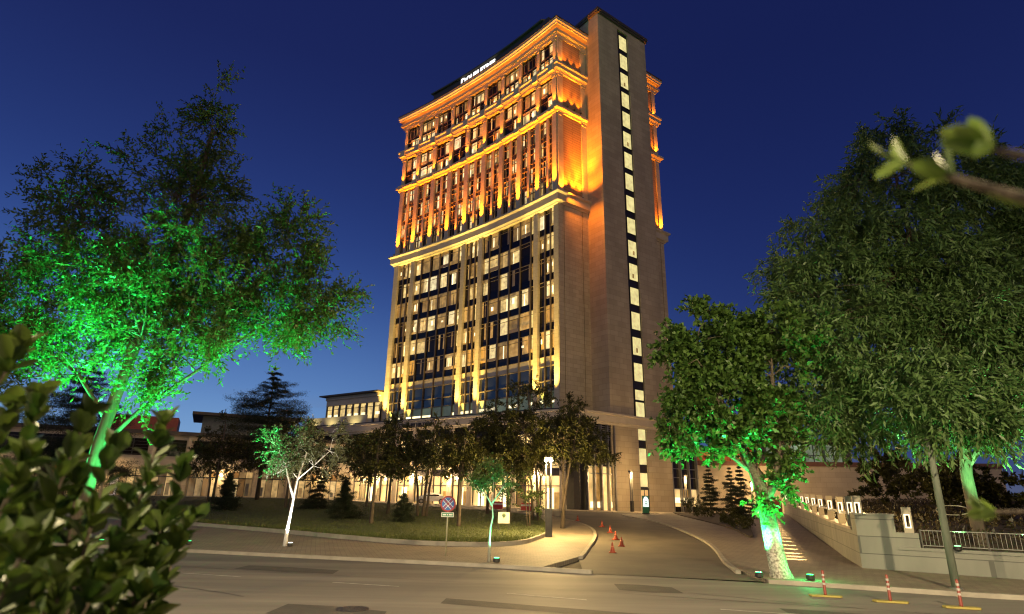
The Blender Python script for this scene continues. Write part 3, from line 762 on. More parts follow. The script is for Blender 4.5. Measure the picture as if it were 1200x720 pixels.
# shop fronts along the curved front
t0f, t1f = tf(-2.0), tf(44.6); nb = 14; bw = (t1f - t0f)/nb
for i in range(nb + 1):
    t = t0f + bw*i
    mb = MB(); PP.box(mb, t - .42, min(PL, t + .42), -.62, .05, -1, 10.9); PP.box(mb, t - .48, min(PL, t + .48), -.62, .12, -1, .9); mb.build('podium_pier', TRIM if i % 3 else STONE_PIER, HOTEL)
for i in range(nb):
    a, b = t0f + bw*i + .42, t0f + bw*(i+1) - .42; c = (a+b)/2
    mb = MB()
    PP.quad(mb, a, b, -.4, 9.6, 10.9, 0)
    for k in range(5): PP.box(mb, a, b, -.4, -.25, 9.7 + .25*k, 9.78 + .25*k, 5)
    PP.quad(mb, a, c, -.4, 5.3, 9.55, 1 if rng_w.random() < .7 else 3); PP.quad(mb, c, b, -.4, 5.3, 9.55, 1 if rng_w.random() < .6 else 4)
    for t in (a, c, b): PP.box(mb, t - .06, t + .06, -.4, -.2, 5.3, 10.9, 6)
    for z in (7.4, 9.5): PP.box(mb, a, b, -.4, -.2, z, z + .1, 6)
    mb.build('podium_window', [GLASS, SHOP, LITW, CURT, DIMR, DARKMETAL, FRAME], HOTEL)
    mb = MB(); PP.box(mb, a, b, -.5, -.05, 4.4, 5.25, 6)
    PP.quad(mb, a, c, -.4, .3, 4.35, 1); PP.quad(mb, c, b, -.4, .3, 4.35, 1 if rng_w.random() < .75 else 4)
    if rng_w.random() < .5: PP.box(mb, c - .5, c + .45, -.39, -.3, .3, 2.9, 2)
    if rng_w.random() < .6: PP.quad(mb, a + .15, a + .9, -.37, .3, 2.4, 3)
    for t in (a, c, b): PP.box(mb, t - .06, t + .06, -.4, -.2, .2, 4.4, 6)
    PP.box(mb, a, b, -.4, -.2, 3.1, 3.2, 6); PP.box(mb, a, b, -.4, -.15, -.5, .35, 5)
    mb.build('shop_front', [GLASS, SHOP, LITW, CURT, DIMR, DARKMETAL, FRAME], HOTEL)
for i in range(1, nb, 2):
    t = t0f + bw*i; x, y = PP.at(t, .3)
    mb = MB(); mb.lathe([(.02, 4.0), (.16, 4.06), (.21, 4.25), (.16, 4.42), (.02, 4.48)], 12, 1, (x, y)); mb.box(x - .05, x + .28, y - .05, y + .05, 4.2, 4.28, 0)
    mb.build('globe_lamp', [DARKMETAL, GLOBE], HOTEL, smooth=True)
    xx, yy = PP.at(t, .75); point('globe_light', HOTEL, (xx, yy, 4.2), 1200, WARM, .25)

# ---- roof restaurant beside the tower, on the podium
d0 = np.array([-7.6, 38.5]); dv = unit(np.array([-.36, 1.0])); RL = 14.2
RP = Path([tuple(d0 + dv*t) for t in (0, RL)] + [tuple(d0 + dv*RL + np.array([dv[1], -dv[0]])*14)])
mb = MB(); mb.prism([RP.at(0, -.3), RP.at(RL, -.3), RP.at(RL + 13, -.3), (6.0, 46.0), (4, 41)], 12.3, 19.0)
mb.build('restaurant_wall', TRIM, HOTEL)
mb = MB(); RP.sweep(mb, 0, RL + 13, [(-.4, 17.35), (.05, 17.35), (.05, 18.3), (.2, 18.4), (.2, 19.0), (-.4, 19.0)]); mb.build('restaurant_fascia', STONE_PIER, HOTEL)
mb = MB(); RP.sweep(mb, -0.0, RL + 13, [(-1, 19.02), (1.1, 19.02), (1.1, 19.25), (-1, 19.4)]); mb.build('restaurant_roof', ROOFDARK, HOTEL)
ww = RL/8
for i in range(8):
    a, b = ww*i + .16, ww*(i+1) - .16
    mb = MB(); RP.quad(mb, a, b, -.22, 14.6, 17.3, 1)
    if rng_w.random() < .8: RP.quad(mb, a + .1, b - .2, -.2, 15.2, 15.7, 2)
    if rng_w.random() < .4: RP.quad(mb, a, a + .5, -.2, 14.6, 17.0, 3)
    RP.box(mb, a - .16, a, -.3, 0.02, 12.4, 17.35, 4); RP.box(mb, b, b + .16, -.3, .02, 12.4, 17.35, 4); RP.box(mb, a, b, -.25, -.1, 16.6, 16.68, 4)
    mb.build('restaurant_window', [GLASS, LIT, LITW, CURT, FRAME], HOTEL)
mb = MB(); PP.box(mb, tf(31.5), tf(44.8), -.25, -.05, 12.44, 13.9); mb.build('terrace_parapet', TRIM, HOTEL)
for f in (34, 39, 43): spot('terrace_lamp', HOTEL, (*PP.at(tf(f), 1.3), 12.6), (*PP.at(tf(f), -.1), 13.6), 160, (1, .85, .35), 120)

# ---- lettering
def letters(name, text, size, mat, parent, loc, xdir, depth=.08, sx=1.0):
    c = bpy.data.curves.new(name, 'FONT'); c.body = text; c.size = size; c.extrude = depth; c.align_x = 'LEFT'; c.resolution_u = 2; c.offset = size*.012
    t = bpy.data.objects.new(name, c); me = bpy.data.meshes.new_from_object(t); bpy.data.objects.remove(t)
    me.name = name; me.materials.clear(); me.materials.append(mat)
    o = bpy.data.objects.new(name, me); COL.objects.link(o); o.parent = parent
    from mathutils import Matrix, Vector
    x = Vector((xdir[0], xdir[1], 0)).normalized(); z = Vector((0, 0, 1)); n = x.cross(z)
    m = Matrix((x*sx, z, n)).transposed().to_4x4(); m.translation = loc; o.matrix_local = m
    return o
ax, ay = FP.at(23.6, .42); bx, by = FP.at(14.8, .42); dd = (bx-ax, by-ay)
letters('roof_sign', 'D', 1.95, SIGNLIT, HOTEL, (ax, ay, 75.75), dd)
letters('roof_sign', 'OUBLETREE', 1.5, SIGNLIT, HOTEL, (ax + dd[0]*.17, ay + dd[1]*.17, 75.85), dd, sx=.95)
ax, ay = PP.at(tf(27.0), .42); bx, by = PP.at(tf(17.0), .42); dd = (bx-ax, by-ay)
letters('fascia_sign', 'D', 1.15, DARKLET, HOTEL, (ax, ay, 11.3), dd)
letters('fascia_sign', 'OUBLETREE BY HILTON', .85, DARKLET, HOTEL, (ax + dd[0]*.085, ay + dd[1]*.085, 11.32), dd, sx=.95)

# ---- floodlights on the facade
def uplight(x, y, z):
    mb = MB(); mb.box(x - .12, x + .12, y - .12, y + .12, z, z + .16); mb.build('uplight', DARKMETAL, HOTEL)
for a, b in PIERS:
    t = (a+b)/2
    if a == 0: t = .55
    p = FP.at(t, 1.25); q = FP.at(t, .1)
    uplight(*p, 12.45); spot('pier_light', HOTEL, (*p, 12.7), (*q, 25), 42000, YEL, 34, .8, .1); spot('pier_light', HOTEL, (*p, 12.7), (*q, 42), 60000, YEL, 13, 1, .1)
    if a > 0:                                                # light grazing the pier's return from inside the bay
        p = FP.at(a - .75, .1); q = FP.at(a - .05, -.3); spot('pier_light', HOTEL, (*p, 12.9), (*q, 30), 17000, YEL, 36, .8, .1)
for (a, b) in BAYS:                                           # wash of the soffit and mullions
    n = 1 if b - a < 5 else 3
    for i in range(n):
        t = a + (b-a)*(i+.5)/n; p = FP.at(t, .9); q = FP.at(t, -.2)
        spot('bay_light', HOTEL, (*p, 12.8), (*q, 36), 7000, YEL, 44, .8, .15)
for k in range(10):
    t = min(max(k*PIT, .5), 37.9)
    for z, e, top in ((44.6, 10500, 12), (59.45, 4600, 6), (67.2, 1500, 5)):
        off = .95 if z < 50 else .85
        p = FP.at(t, off); q = FP.at(t, .2)
        if z < 50:
            uplight(*p, z - .06); spot('pier_light', HOTEL, (*p, z + .12), (*q, z + 13), 8000, AMBER, 19, 1, .08)
        spot('pier_light', HOTEL, (*p, z + .12), (*q, z + top), e*(3.2 if z < 50 else .85), AMBER, 42 if z < 50 else 60, .8, .08)
for k in range(9):
    t = (k + .5)*PIT
    p = FP.at(t, .75); q = FP.at(t, -.1); spot('bay_light', HOTEL, (*p, 44.75), (*q, 56), 5200, AMBER, 50, .8, .08)
    for z, e in ((59.5, 1700), (67.25, 900)):
        p = FP.at(t, .6); q = FP.at(t, -.1); spot('bay_light', HOTEL, (*p, z + .1), (*q, z + 6), e, AMBER, 90, .8, .08)
for z, e, top in ((44.55, 7500, 9), (59.4, 2600, 5), (67.15, 900, 4)):
    for s in (1.5, 2.9, 4.3):
        uplight(s, -.72, z - .03); spot('side_light', HOTEL, (s, -.72, z + .15), (s, -.05, z + top), e*1.5, AMBER, 46, .6, .06)
    spot('side_light', HOTEL, (.5, -.8, z + .15), (.5, -.2, z + top), e*.8, AMBER, 76, .6, .06)
    spot('side_light', HOTEL, (18.2, -.75, z + .15), (18.2, -.1, z + top), e*1.3, AMBER, 80, .6, .06)
    spot('side_light', HOTEL, (22.6, -.75, z + .15), (22.6, -.1, z + top), e, AMBER, 80, .6, .06)
# cornice coves: lamps under the crown
mb = MB(); MP.sweep(mb, MT0, MFE, [(.34, 73.34), (.46, 73.34), (.46, 73.40), (.34, 73.40)]); mb.build('cove_strip', emit_mat('cove_strip', AMBER, 14), HOTEL)
spot('core_light', HOTEL, (2.4, -1.2, 44.8), (5.9, -2.0, 52), 8500, AMBER, 96, .8, .15)
spot('core_light', HOTEL, (3.6, -1.2, 44.9), (5.9, -1.9, 70), 42000, AMBER, 50, .8, .15)
spot('core_light', HOTEL, (1.0, -1.4, 45.0), (5.9, -2.2, 38), 5200, AMBER, 90, .9, .15)

# ------------------------------------------------------------------ trees
def tree(name, label, cat, loc, blobs, trunk, n_clump, twigs, leaves, leaf, lmat, bark, seed, r0=.25, group=None, spread=.9,
         droop=0.0, shell=.55, forks=None, limb_r=.35, white=None, twist=.15):
    """trunk: list of points of the stem; blobs: ellipsoids (x,y,z,rx,ry,rz) that make the crown; all relative to loc"""
    rs = np.random.default_rng(seed)
    root = thing(name, label, cat, loc, 0, group)
    blobs = np.array(blobs, float); vol = blobs[:, 3]*blobs[:, 4]*blobs[:, 5]; pr = vol**.8 / (vol**.8).sum()
    bi = rs.choice(len(blobs), n_clump, p=pr)
    dirv = unit(rs.normal(size=(n_clump, 3))); rad = (shell + (1 - shell)*rs.random((n_clump, 1))) * rs.uniform(.8, 1.08, (n_clump, 1))
    inner = rs.random((n_clump, 1)) < .22; rad = np.where(inner, rad*.6, rad)
    T = blobs[bi, :3] + dirv*rad*blobs[bi, 3:]
    mb = MB(); stem = [np.array(p, float) for p in trunk]
    ns = len(stem); rr = [r0*(1 - .62*i/(ns-1)) for i in range(ns)]; rr[0] *= 1.25
    mb.tube(stem, rr, 9)
    limbs = list(forks or [])
    nodes = []                                                    # points from which sub-branches may spring
    cut = ns // 2
    for i in range(cut, ns): nodes.append((stem[i], rr[i]*.5))
    for pts, ra in limbs:
        pts = [np.array(p, float) for p in pts]; m = len(pts); mb.tube(pts, [ra*(1 - .6*i/(m-1)) for i in range(m)], 7)
        for i in range(1, m): nodes.append((pts[i], ra*.35))
    # main limbs towards the middle of each blob
    for b in blobs:
        c = b[:3] + b[3:]*rs.normal(0, .15, 3)
        j = min(range(len(nodes)), key=lambda k: np.linalg.norm(nodes[k][0] - c) + max(0, nodes[k][0][2] - c[2])*1.5)
        a, ra = nodes[j]; mid = (a + c)/2 + rs.normal(0, twist, 3)*np.linalg.norm(c-a) + np.array([0, 0, .06*np.linalg.norm(c-a)])
        pts = [a, a*.55 + mid*.45, mid, (mid+c)/2 + rs.normal(0, twist*.5, 3), c]
        q = min(ra, limb_r*r0*1.3); mb.tube(pts, [q, q*.8, q*.62, q*.45, q*.25], 6)
        for p in pts[1:]: nodes.append((p, q*.4))
    NP = np.array([n[0] for n in nodes])
    tips = []
    for t in T:
        j = int(np.argmin(np.linalg.norm(NP - t, axis=1) + np.maximum(0, NP[:, 2] - t[2])*.5)); a = NP[j]; ra = nodes[j][1]
        l = np.linalg.norm(t - a); mid = (a + t)/2 + rs.normal(0, .1, 3)*l + np.array([0, 0, .08*l])
        q = min(ra, .02 + .012*l); mb.tube([a, mid, t], [q, q*.6, q*.25], 4, cap=False); tips.append((mid, t))
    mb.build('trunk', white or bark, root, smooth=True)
    # sprays of leaves
    P = []; D = []
    C = T.mean(0)
    for (mid, t) in tips:
        out = unit(t - mid)
        n = max(3, int(rs.poisson(twigs)))
        st = t + (mid - t)*rs.random((n, 1))*.55 + rs.normal(0, .12*spread, (n, 3))
        d = unit(out*.75 + rs.normal(0, .7, (n, 3)) + np.array([0, 0, .15 - droop]))
        ln = spread*rs.uniform(.5, 1.25, (n, 1))
        k = np.linspace(.12, 1, leaves)[None, :, None]
        sag = np.zeros((n, leaves, 3)); sag[:, :, 2] = -(droop*.55 + .12)*(k[0, :, 0]**2)[None, :]*ln
        pos = st[:, None, :] + d[:, None, :]*ln[:, None, :]*k + sag
        side = unit(rs.normal(size=(n, leaves, 3)))
        ld = unit(d[:, None, :]*.7 + side*.8 + np.array([0, 0, -droop*1.1]))
        P.append(pos.reshape(-1, 3)); D.append(ld.reshape(-1, 3))
    P = np.concatenate(P); D = np.concatenate(D)
    V, F = leaf_arrays(P, D, leaf[0], leaf[1], rs)
    np_mesh('crown', V, F, lmat, None, root)
    return root

def flood(loc, target, energy, color, label, size=80, group='ground floodlights under the trees', spill=0):
    z = gz(loc[0], loc[1]) + (loc[2] if len(loc) > 2 else .1)
    t = thing('ground_floodlight', label, 'floodlight', (loc[0], loc[1], z), 0, group)
    mb = MB(); mb.lathe([(.10, 0), (.13, .03), (.13, .12), (.11, .15)], 14); mb.build('housing', DARKMETAL, t)
    mb = MB(); mb.lathe([(.10, .151), (.09, .165)], 14); mb.build('lens', emit_mat('flood_lens', color, 6), t)
    spot('flood_beam', t, (0, 0, .22), (target[0]-loc[0], target[1]-loc[1], target[2]-z), energy, color, size, .7, .06)
    if spill: point('flood_spill', t, (0, 0, .35), spill, color, .08)

# big ash on the left, trunk behind the near shrub
BROAD = tree('broad_tree', 'largest broad spreading tree on the left, green floodlit from below, with open feathery leaves', 'tree', (-20.1, 29.7, 0.1),
     [(-1.0, .3, 9.6, 4.2, 3.4, 3.2), (3.0, -.4, 9.0, 3.8, 3.2, 3.0), (5.6, .6, 8.7, 2.5, 2.3, 1.9), (-4.6, 0, 8.0, 3.6, 3.2, 3.0), (.9, .5, 13.2, 2.9, 2.5, 2.6),
      (1.8, .4, 15.8, 1.0, 1.0, 2.6), (1.6, .4, 17.6, .6, .6, 1.3), (-3.0, .2, 12.6, 2.6, 2.2, 2.0), (5.4, 0, 10.8, 2.4, 2.0, 1.8), (2.2, -.5, 7.2, 2.8, 2.3, 1.3), (-1.5, -.6, 6.6, 3.4, 2.6, 1.3), (7.2, .4, 8.6, 1.5, 1.3, 1.3), (7.0, .2, 7.4, 1.3, 1.1, .9), (2.8, -.4, 6.3, 1.9, 1.5, .8), (1.2, -.8, 5.0, 1.6, 1.4, .9), (-3.6, -.3, 5.6, 2.2, 1.8, 1.0)],
     [(0, 0, -.2), (.05, .05, 1.5), (.12, .05, 3.2), (.3, .1, 4.8), (.6, .1, 6.5), (.9, .2, 8.5), (1.2, .3, 10.5), (1.5, .3, 12.6), (1.8, .3, 16.0)],
     420, 15, 13, (.185, .072), L_ASH, BARK, 21, .25, spread=1.0, shell=.4,
     forks=[([(.12, .05, 3.0), (1.2, .2, 4.4), (3.0, .1, 5.8), (5.2, .3, 7.8)], .085), ([(.2, .05, 4.0), (-1.2, .1, 5.6), (-3.4, 0, 7.0)], .09)])
BROAD.scale = (1.4, 1.4, 1.4)
# plane tree by the path, in front of the long-leaved tree
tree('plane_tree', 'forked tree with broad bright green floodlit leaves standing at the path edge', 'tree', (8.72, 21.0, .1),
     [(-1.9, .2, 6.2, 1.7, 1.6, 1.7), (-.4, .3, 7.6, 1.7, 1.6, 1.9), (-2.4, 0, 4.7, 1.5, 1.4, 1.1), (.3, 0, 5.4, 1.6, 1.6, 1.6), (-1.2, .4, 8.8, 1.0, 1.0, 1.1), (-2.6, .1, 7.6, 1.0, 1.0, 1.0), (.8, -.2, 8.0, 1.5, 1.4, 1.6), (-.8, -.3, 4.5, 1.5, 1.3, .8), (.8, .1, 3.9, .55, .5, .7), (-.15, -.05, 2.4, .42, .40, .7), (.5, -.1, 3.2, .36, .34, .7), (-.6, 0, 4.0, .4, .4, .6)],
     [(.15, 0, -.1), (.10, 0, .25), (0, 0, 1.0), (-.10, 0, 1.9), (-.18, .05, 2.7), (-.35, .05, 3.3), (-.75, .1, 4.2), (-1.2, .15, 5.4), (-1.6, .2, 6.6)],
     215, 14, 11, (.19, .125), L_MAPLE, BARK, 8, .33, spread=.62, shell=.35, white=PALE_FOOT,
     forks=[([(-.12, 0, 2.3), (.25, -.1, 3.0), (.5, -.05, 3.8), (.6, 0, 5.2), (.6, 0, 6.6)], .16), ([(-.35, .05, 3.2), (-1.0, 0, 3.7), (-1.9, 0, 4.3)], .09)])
# ivy-like shoots on that trunk
# long-leaved drooping tree behind the wall on the right
tree('long_leaved_tree', 'huge drooping long-leaved tree filling the right side above the railing', 'tree', (17.2, 23.6, .5),
     [(-1.5, -1.0, 10.2, 4.4, 3.4, 3.4), (-5.2, -1.4, 7.6, 3.1, 2.6, 2.8), (-5.8, -1.2, 10.6, 1.8, 1.6, 1.7), (1.2, -1.5, 8.6, 4.4, 3.4, 3.2), (-2.8, -1.4, 5.6, 3.6, 2.6, 2.0), (1.8, -2.0, 5.4, 4.0, 2.6, 1.9), (-4.6, -1.0, 10.8, 1.7, 1.6, 1.5),
      (-.6, -.8, 13.6, 2.7, 2.2, 2.0), (3.4, -1.0, 12.0, 3.0, 2.4, 2.4), (-5.6, -1.5, 5.2, 1.9, 1.7, 1.4), (-3.4, -.9, 12.9, 2.2, 1.8, 1.9), (-.8, -.8, 16.2, 2.3, 2.0, 2.0), (2.6, -.9, 15.2, 2.6, 2.2, 2.4), (-2.6, -.9, 15.0, 1.5, 1.4, 1.5), (5.6, -1.0, 13.0, 2.4, 2.2, 3.0), (-3.7, -3.9, 5.9, 2.2, 1.7, 1.3), (-3.9, -4.7, 4.9, 1.7, 1.2, .9), (-2.4, -4.4, 4.9, 1.4, 1.1, .8), (-1.2, -3.4, 5.4, 2.2, 1.7, 1.1), (5.2, -1.5, 8.6, 2.6, 2.4, 3.2), (-1.0, -2.2, 8.0, 3.0, 2.0, 2.6)],
     [(.4, 0, -.4), (.3, 0, 1.2), (.2, -.1, 3.0), (.35, -.2, 4.6), (.2, -.4, 6.4), (-.1, -.6, 8.4), (-.4, -.8, 10.4), (-.6, -.8, 12.4), (-.7, -.8, 15.0)],
     800, 15, 12, (.29, .072), L_WILLOW, BARK, 33, .24, spread=.95, droop=.38, shell=.4,
     forks=[([(.2, -.1, 3.2), (1.2, -.6, 4.8), (2.4, -1.2, 6.6), (3.6, -1.2, 9.0)], .13), ([(.3, -.2, 4.2), (-1.2, -.7, 5.4), (-3.0, -1.2, 6.6), (-4.6, -1.3, 7.6)], .12)])

# trees on the lawn
def lawn_tree(label, x, y, h, w, seed, stems=1, lean=0.0, mat=None, n=55, leaf=(.16, .10), low=.35, fx=1.0, name='lawn_tree', bark=None, r0=.13, twigs=10):
    rs = np.random.default_rng(seed)
    bl = []
    for k in range(5):
        a = 2*math.pi*k/5 + rs.random(); q = w*.42
        bl.append((q*math.cos(a)*fx, q*math.sin(a), h*(low + (1-low)*rs.uniform(.25, .62)), w*.36, w*.36, h*(1-low)*.26))
    bl.append((lean*.8, 0, h*(low + (1-low)*.72), w*.34, w*.32, h*(1-low)*.28)); bl.append((lean*.4, 0, h*(low + (1-low)*.35), w*.42, w*.4, h*(1-low)*.28))
    fk = []
    for s in range(1, stems):
        a = rs.uniform(-1, 1); fk.append(([(a*.5, rs.uniform(-.3, .3), -.2), (a*.7, 0, h*.25), (a*1.2, .1, h*.5), (a*1.5, .1, h*.7)], r0*.85))
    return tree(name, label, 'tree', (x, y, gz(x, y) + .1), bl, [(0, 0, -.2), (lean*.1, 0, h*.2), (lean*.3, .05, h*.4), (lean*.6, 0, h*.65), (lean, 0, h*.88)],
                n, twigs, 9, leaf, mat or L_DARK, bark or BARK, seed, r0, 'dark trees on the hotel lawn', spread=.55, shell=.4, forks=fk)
lawn_tree('dark slim tree right of the white-trunked young tree, lit windows behind', -9.19, 42.6, 7.4, 5.0, 101, 1, .1, low=.28, n=85)
lawn_tree('wide dark tree with two leaning stems in front of the fascia lettering', -6.9, 51.2, 8.9, 7.4, 102, 3, .6, low=.36, n=130)
lawn_tree('dark twin-stemmed tree right behind the round no-stopping sign', -3.25, 41.8, 6.4, 4.8, 103, 2, .2, low=.40, n=90)
lawn_tree('tallest dark tree of the lawn, behind the double-headed lamp post', 2.4, 49.8, 11.6, 8.2, 104, 2, -1.0, low=.28, n=250, leaf=(.19, .11))
lawn_tree('dark tree on the right of the lamp post with two straight stems', 3.75, 44.0, 8.6, 6.0, 105, 2, 1.4, low=.36, n=130)
lawn_tree('dark rounded tree left of the tallest lawn tree, low crown', .0, 53.2, 9.4, 6.4, 106, 1, -.5, low=.33, n=140)
lawn_tree('dark bushy tree far back on the lawn before the lit shop fronts', -14.3, 63.5, 7.8, 5.6, 107, 1, .1, low=.22, n=80)
lawn_tree('dark tree between the conifer and the pale sapling at the back', -20.5, 58.0, 9.2, 7.0, 108, 2, .2, low=.25, n=110)
lawn_tree('dark small-crowned tree close to the shop fronts right of centre', -4.8, 60.0, 8.6, 6.0, 109, 1, 0, low=.34, n=90)
lawn_tree('thin yellow-lit sapling with sparse leaves left of the lamp post', .1, 47.0, 4.6, 2.6, 110, 2, .3, mat=L_SAP, n=16, low=.2, r0=.05, twigs=6)
lawn_tree('thin sparse sapling on the lawn in front of the tallest tree', 1.5, 43.5, 4.2, 2.2, 111, 2, -.2, mat=L_SAP, n=14, low=.2, r0=.05, twigs=6)
lawn_tree('dark tree left of the two leaning stems, hiding the start of the fascia lettering', -10.2, 53.5, 8.8, 6.4, 112, 1, .2, low=.30, n=120)
lawn_tree('dark tree behind the green-lit bent young tree, screening the shop fronts', -1.9, 57.5, 9.4, 6.8, 113, 2, -.2, low=.30, n=130)
lawn_tree('dark tree behind the whitewashed young tree on the lawn', -18.0, 52.0, 7.8, 6.0, 114, 1, .2, low=.26, n=110)
lawn_tree('dark leftmost lawn tree beside the small spruce', -27.5, 58.5, 8.6, 6.4, 115, 2, .1, low=.24, n=110)
# saplings on the pavement
tree('young_tree', 'young tree with a whitewashed trunk floodlit white at the street kerb', 'tree', (-10.29, 29.7, .1),
     [(.2, 0, 4.4, 1.3, 1.1, 1.0), (-.7, 0, 3.7, 1.1, 1.0, .8), (1.2, .1, 3.9, 1.1, 1.0, .9), (.4, 0, 5.1, .8, .7, .7), (1.8, 0, 4.9, .7, .6, .6), (-1.1, 0, 4.7, .7, .7, .6)],
     [(0, 0, 0), (.02, 0, .8), (.10, 0, 1.7), (.14, 0, 2.3), (.22, 0, 3.0), (.5, 0, 4.2)], 75, 9, 9, (.13, .055), L_SMALL, WHITEWASH, 51, .085, 'young trees along the street kerb', spread=.5, shell=.35,
     forks=[([(.13, 0, 2.1), (-.12, 0, 2.7), (-.4, 0, 3.5), (-.8, 0, 4.2)], .05), ([(.25, 0, 3.0), (.9, 0, 3.6), (1.6, 0, 4.3)], .035)])
tree('young_tree', 'young tree with a thin bent trunk floodlit green beside the no-stopping sign', 'tree', (-.69, 24.3, .1),
     [(0, 0, 3.1, .75, .7, .55), (-.6, 0, 2.8, .5, .5, .45), (.6, 0, 2.9, .5, .5, .45), (.1, 0, 3.6, .5, .5, .4)],
     [(0, 0, 0), (.0, 0, .7), (.02, 0, 1.2), (.10, 0, 1.6), (.06, 0, 2.1), (.1, 0, 2.9)], 46, 8, 8, (.11, .05), L_SAP, BARK_PALE, 52, .05, 'young trees along the street kerb', spread=.38, shell=.35,
     forks=[([(.07, 0, 2.0), (-.25, 0, 2.5), (-.5, 0, 3.0)], .03), ([(.07, 0, 2.1), (.4, 0, 2.6), (.6, 0, 3.1)], .03)])
# conifers
def conifer(label, x, y, h, w, seed, tiers=14, name='conifer', bare=.12, group='conifers on the lawn', ragged=.42):
    rs = np.random.default_rng(seed); root = thing(name, label, 'conifer', (x, y, gz(x, y) + .1), 0, group)
    mb = MB(); mb.tube([(0, 0, -.2), (0, .02, h*.5), (.03, 0, h)], [.03*h*.5 + .03, .02*h*.4 + .02, .012], 7)
    P = []; D = []
    for i in range(tiers):
        k = i/(tiers-1); z = h*(bare + (1-bare)*k*.97); r = w*.5*(1-k)**.8*rs.uniform(1-ragged, 1+ragged) + .1
        for j in range(int(8 + 5*(1-k))):
            a = rs.uniform(0, 6.283); rr = r*rs.uniform(.6, 1.1); tip = np.array([rr*math.cos(a), rr*math.sin(a), z + rr*rs.uniform(-.25, .22)])
            b = np.array([0, 0, z]); mb.tube([b, (b+tip)/2 + [0, 0, .05*rr], tip], [.012 + .006*rr, .01, .004], 4, cap=False)
            m = int(70 + 150*rr); t = rs.random((m, 1))**.7; pos = b + (tip-b)*t + rs.normal(0, .05 + .05*rr, (m, 3))*[1, 1, .6]
            P.append(pos); D.append(unit((tip-b)*.6/(rr+.01) + rs.normal(0, .7, (m, 3)) + [0, 0, .15]))
    mb.build('trunk', BARK, root, smooth=True)
    V, F = leaf_arrays(np.concatenate(P), np.concatenate(D), .09 + .02*h**.5, .022 + .004*h**.5, rs); np_mesh('crown', V, F, L_PINE, None, root); return root
conifer('tall ragged dark pine against the sky beyond the lawn', -28.6, 71.5, 15.6, 14.5, 61, 20, 'pine_tree', .26, None, .5)
conifer('tall dark pine at the far left edge behind the broad tree', -38.5, 54.0, 13.5, 13.0, 62, 18, 'pine_tree', .15, None, .4)
conifer('small dark spruce at the left of the lawn', -23.4, 52.2, 3.1, 2.1, 63)
conifer('small dark spruce between the pale young tree and the slim lawn tree', -12.1, 46.4, 2.8, 2.0, 64)
conifer('lowest small spruce, left of the round sign on the lawn', -7.4, 44.6, 2.0, 1.9, 65, 9)
conifer('small dark spruce with a flat top behind the white trunk', -17.2, 57.0, 2.9, 2.6, 66, 8)

# shrubs
def shrub(label, x, y, r, h, seed, mat=None, n=26, leaf=(.11, .07), group='low shrubs in the planting bed', name='shrub', twigs=8, z=None):
    rs = np.random.default_rng(seed)
    return tree(name, label, 'shrub', (x, y, (gz(x, y) if z is None else z) + .15), [(0, 0, h*.55, r, r, h*.45), (r*.4, .1, h*.4, r*.6, r*.6, h*.35), (-r*.4, 0, h*.45, r*.6, r*.6, h*.35)],
                [(0, 0, -.1), (0, 0, h*.15), (.03, 0, h*.35), (0, 0, h*.6)], n, twigs, 8, leaf, mat or L_DARK, BARK, seed, .04, group, spread=.3, shell=.4)
shrub('largest shrub at the front tip of the planting bed by the path', 17.3, 46.5, 1.1, .9, 201)
shrub('low shrub in the middle of the planting bed', 18.7, 53.5, 1.2, .8, 202)
shrub('shrub at the back left of the planting bed near the tower', 19.7, 64.5, 1.3, 1.1, 203)
shrub('shrub at the back right of the planting bed', 23.0, 65.5, 1.4, 1.0, 204)
shrub('rounded tall shrub beside the glazed tower corner', 21.6, 73.5, 1.5, 2.2, 205, n=40)
conifer('leftmost slim young tree in the bed by the glazed tower corner', 24.0, 74.5, 5.6, 3.0, 206, 12, 'young_conifer', .12, 'slim young trees in the planting bed')
conifer('middle slim young tree in the bed right of the tower', 26.2, 73.5, 5.4, 2.4, 207, 12, 'young_conifer', .12, 'slim young trees in the planting bed')
conifer('rightmost slim young tree in the bed, nearest the path', 24.6, 66.0, 5.3, 2.6, 208, 13, 'young_conifer', .05, 'slim young trees in the planting bed', .4)

# ------------------------------------------------------------------ retaining wall with lit posts, and the railing
WA = np.array([13.5, 24.59]); WD = np.array([.36924, .92933]); WN = np.array([WD[1], -WD[0]])       # along / away from the path
WALL = thing('retaining_wall', 'pale panelled retaining wall along the path with slotted light posts and a railing', 'wall', (13.5, 24.59, 0))
def wl(t, d): return WD[0]*t + WN[0]*d, WD[1]*t + WN[1]*d
def wz(t): p = WA + WD*t; return gz(p[0], p[1])
def wbox(mb, t0, t1, d0, d1, z0, z1, m=0, n=1):
    for i in range(n):
        a, b = t0 + (t1-t0)*i/n, t0 + (t1-t0)*(i+1)/n
        v = [];
        for z in (z0, z1):
            for t, d in ((a, d0), (b, d0), (b, d1), (a, d1)):
                x, y = wl(t, d); v.append((x, y, wz(t) + z))
        mb.add(v, [(0, 1, 2, 3), (7, 6, 5, 4), (0, 4, 5, 1), (1, 5, 6, 2), (2, 6, 7, 3), (3, 7, 4, 0)], m)
def strip(mb, d0, d1, z0, z1, ts, m=0):
    v = []; k = 4
    for t in ts:
        for d, z in ((d0, z0), (d1, z0), (d1, z1), (d0, z1)):
            x, y = wl(t, d); v.append((x, y, wz(t) + z))
    n = len(ts)
    mb.add(v, [(i*k+j, (i+1)*k+j, (i+1)*k+(j+1) % k, i*k+(j+1) % k) for i in range(n-1) for j in range(k)] + [(3, 2, 1, 0), tuple((n-1)*k+j for j in range(k))], m)
TS = list(np.linspace(0, 76, 20))
mb = MB(); strip(mb, 0, .40, -.4, 1.42, [1.3 if t == 0 else t for t in TS]); mb.build('wall_body', WALLC, WALL)
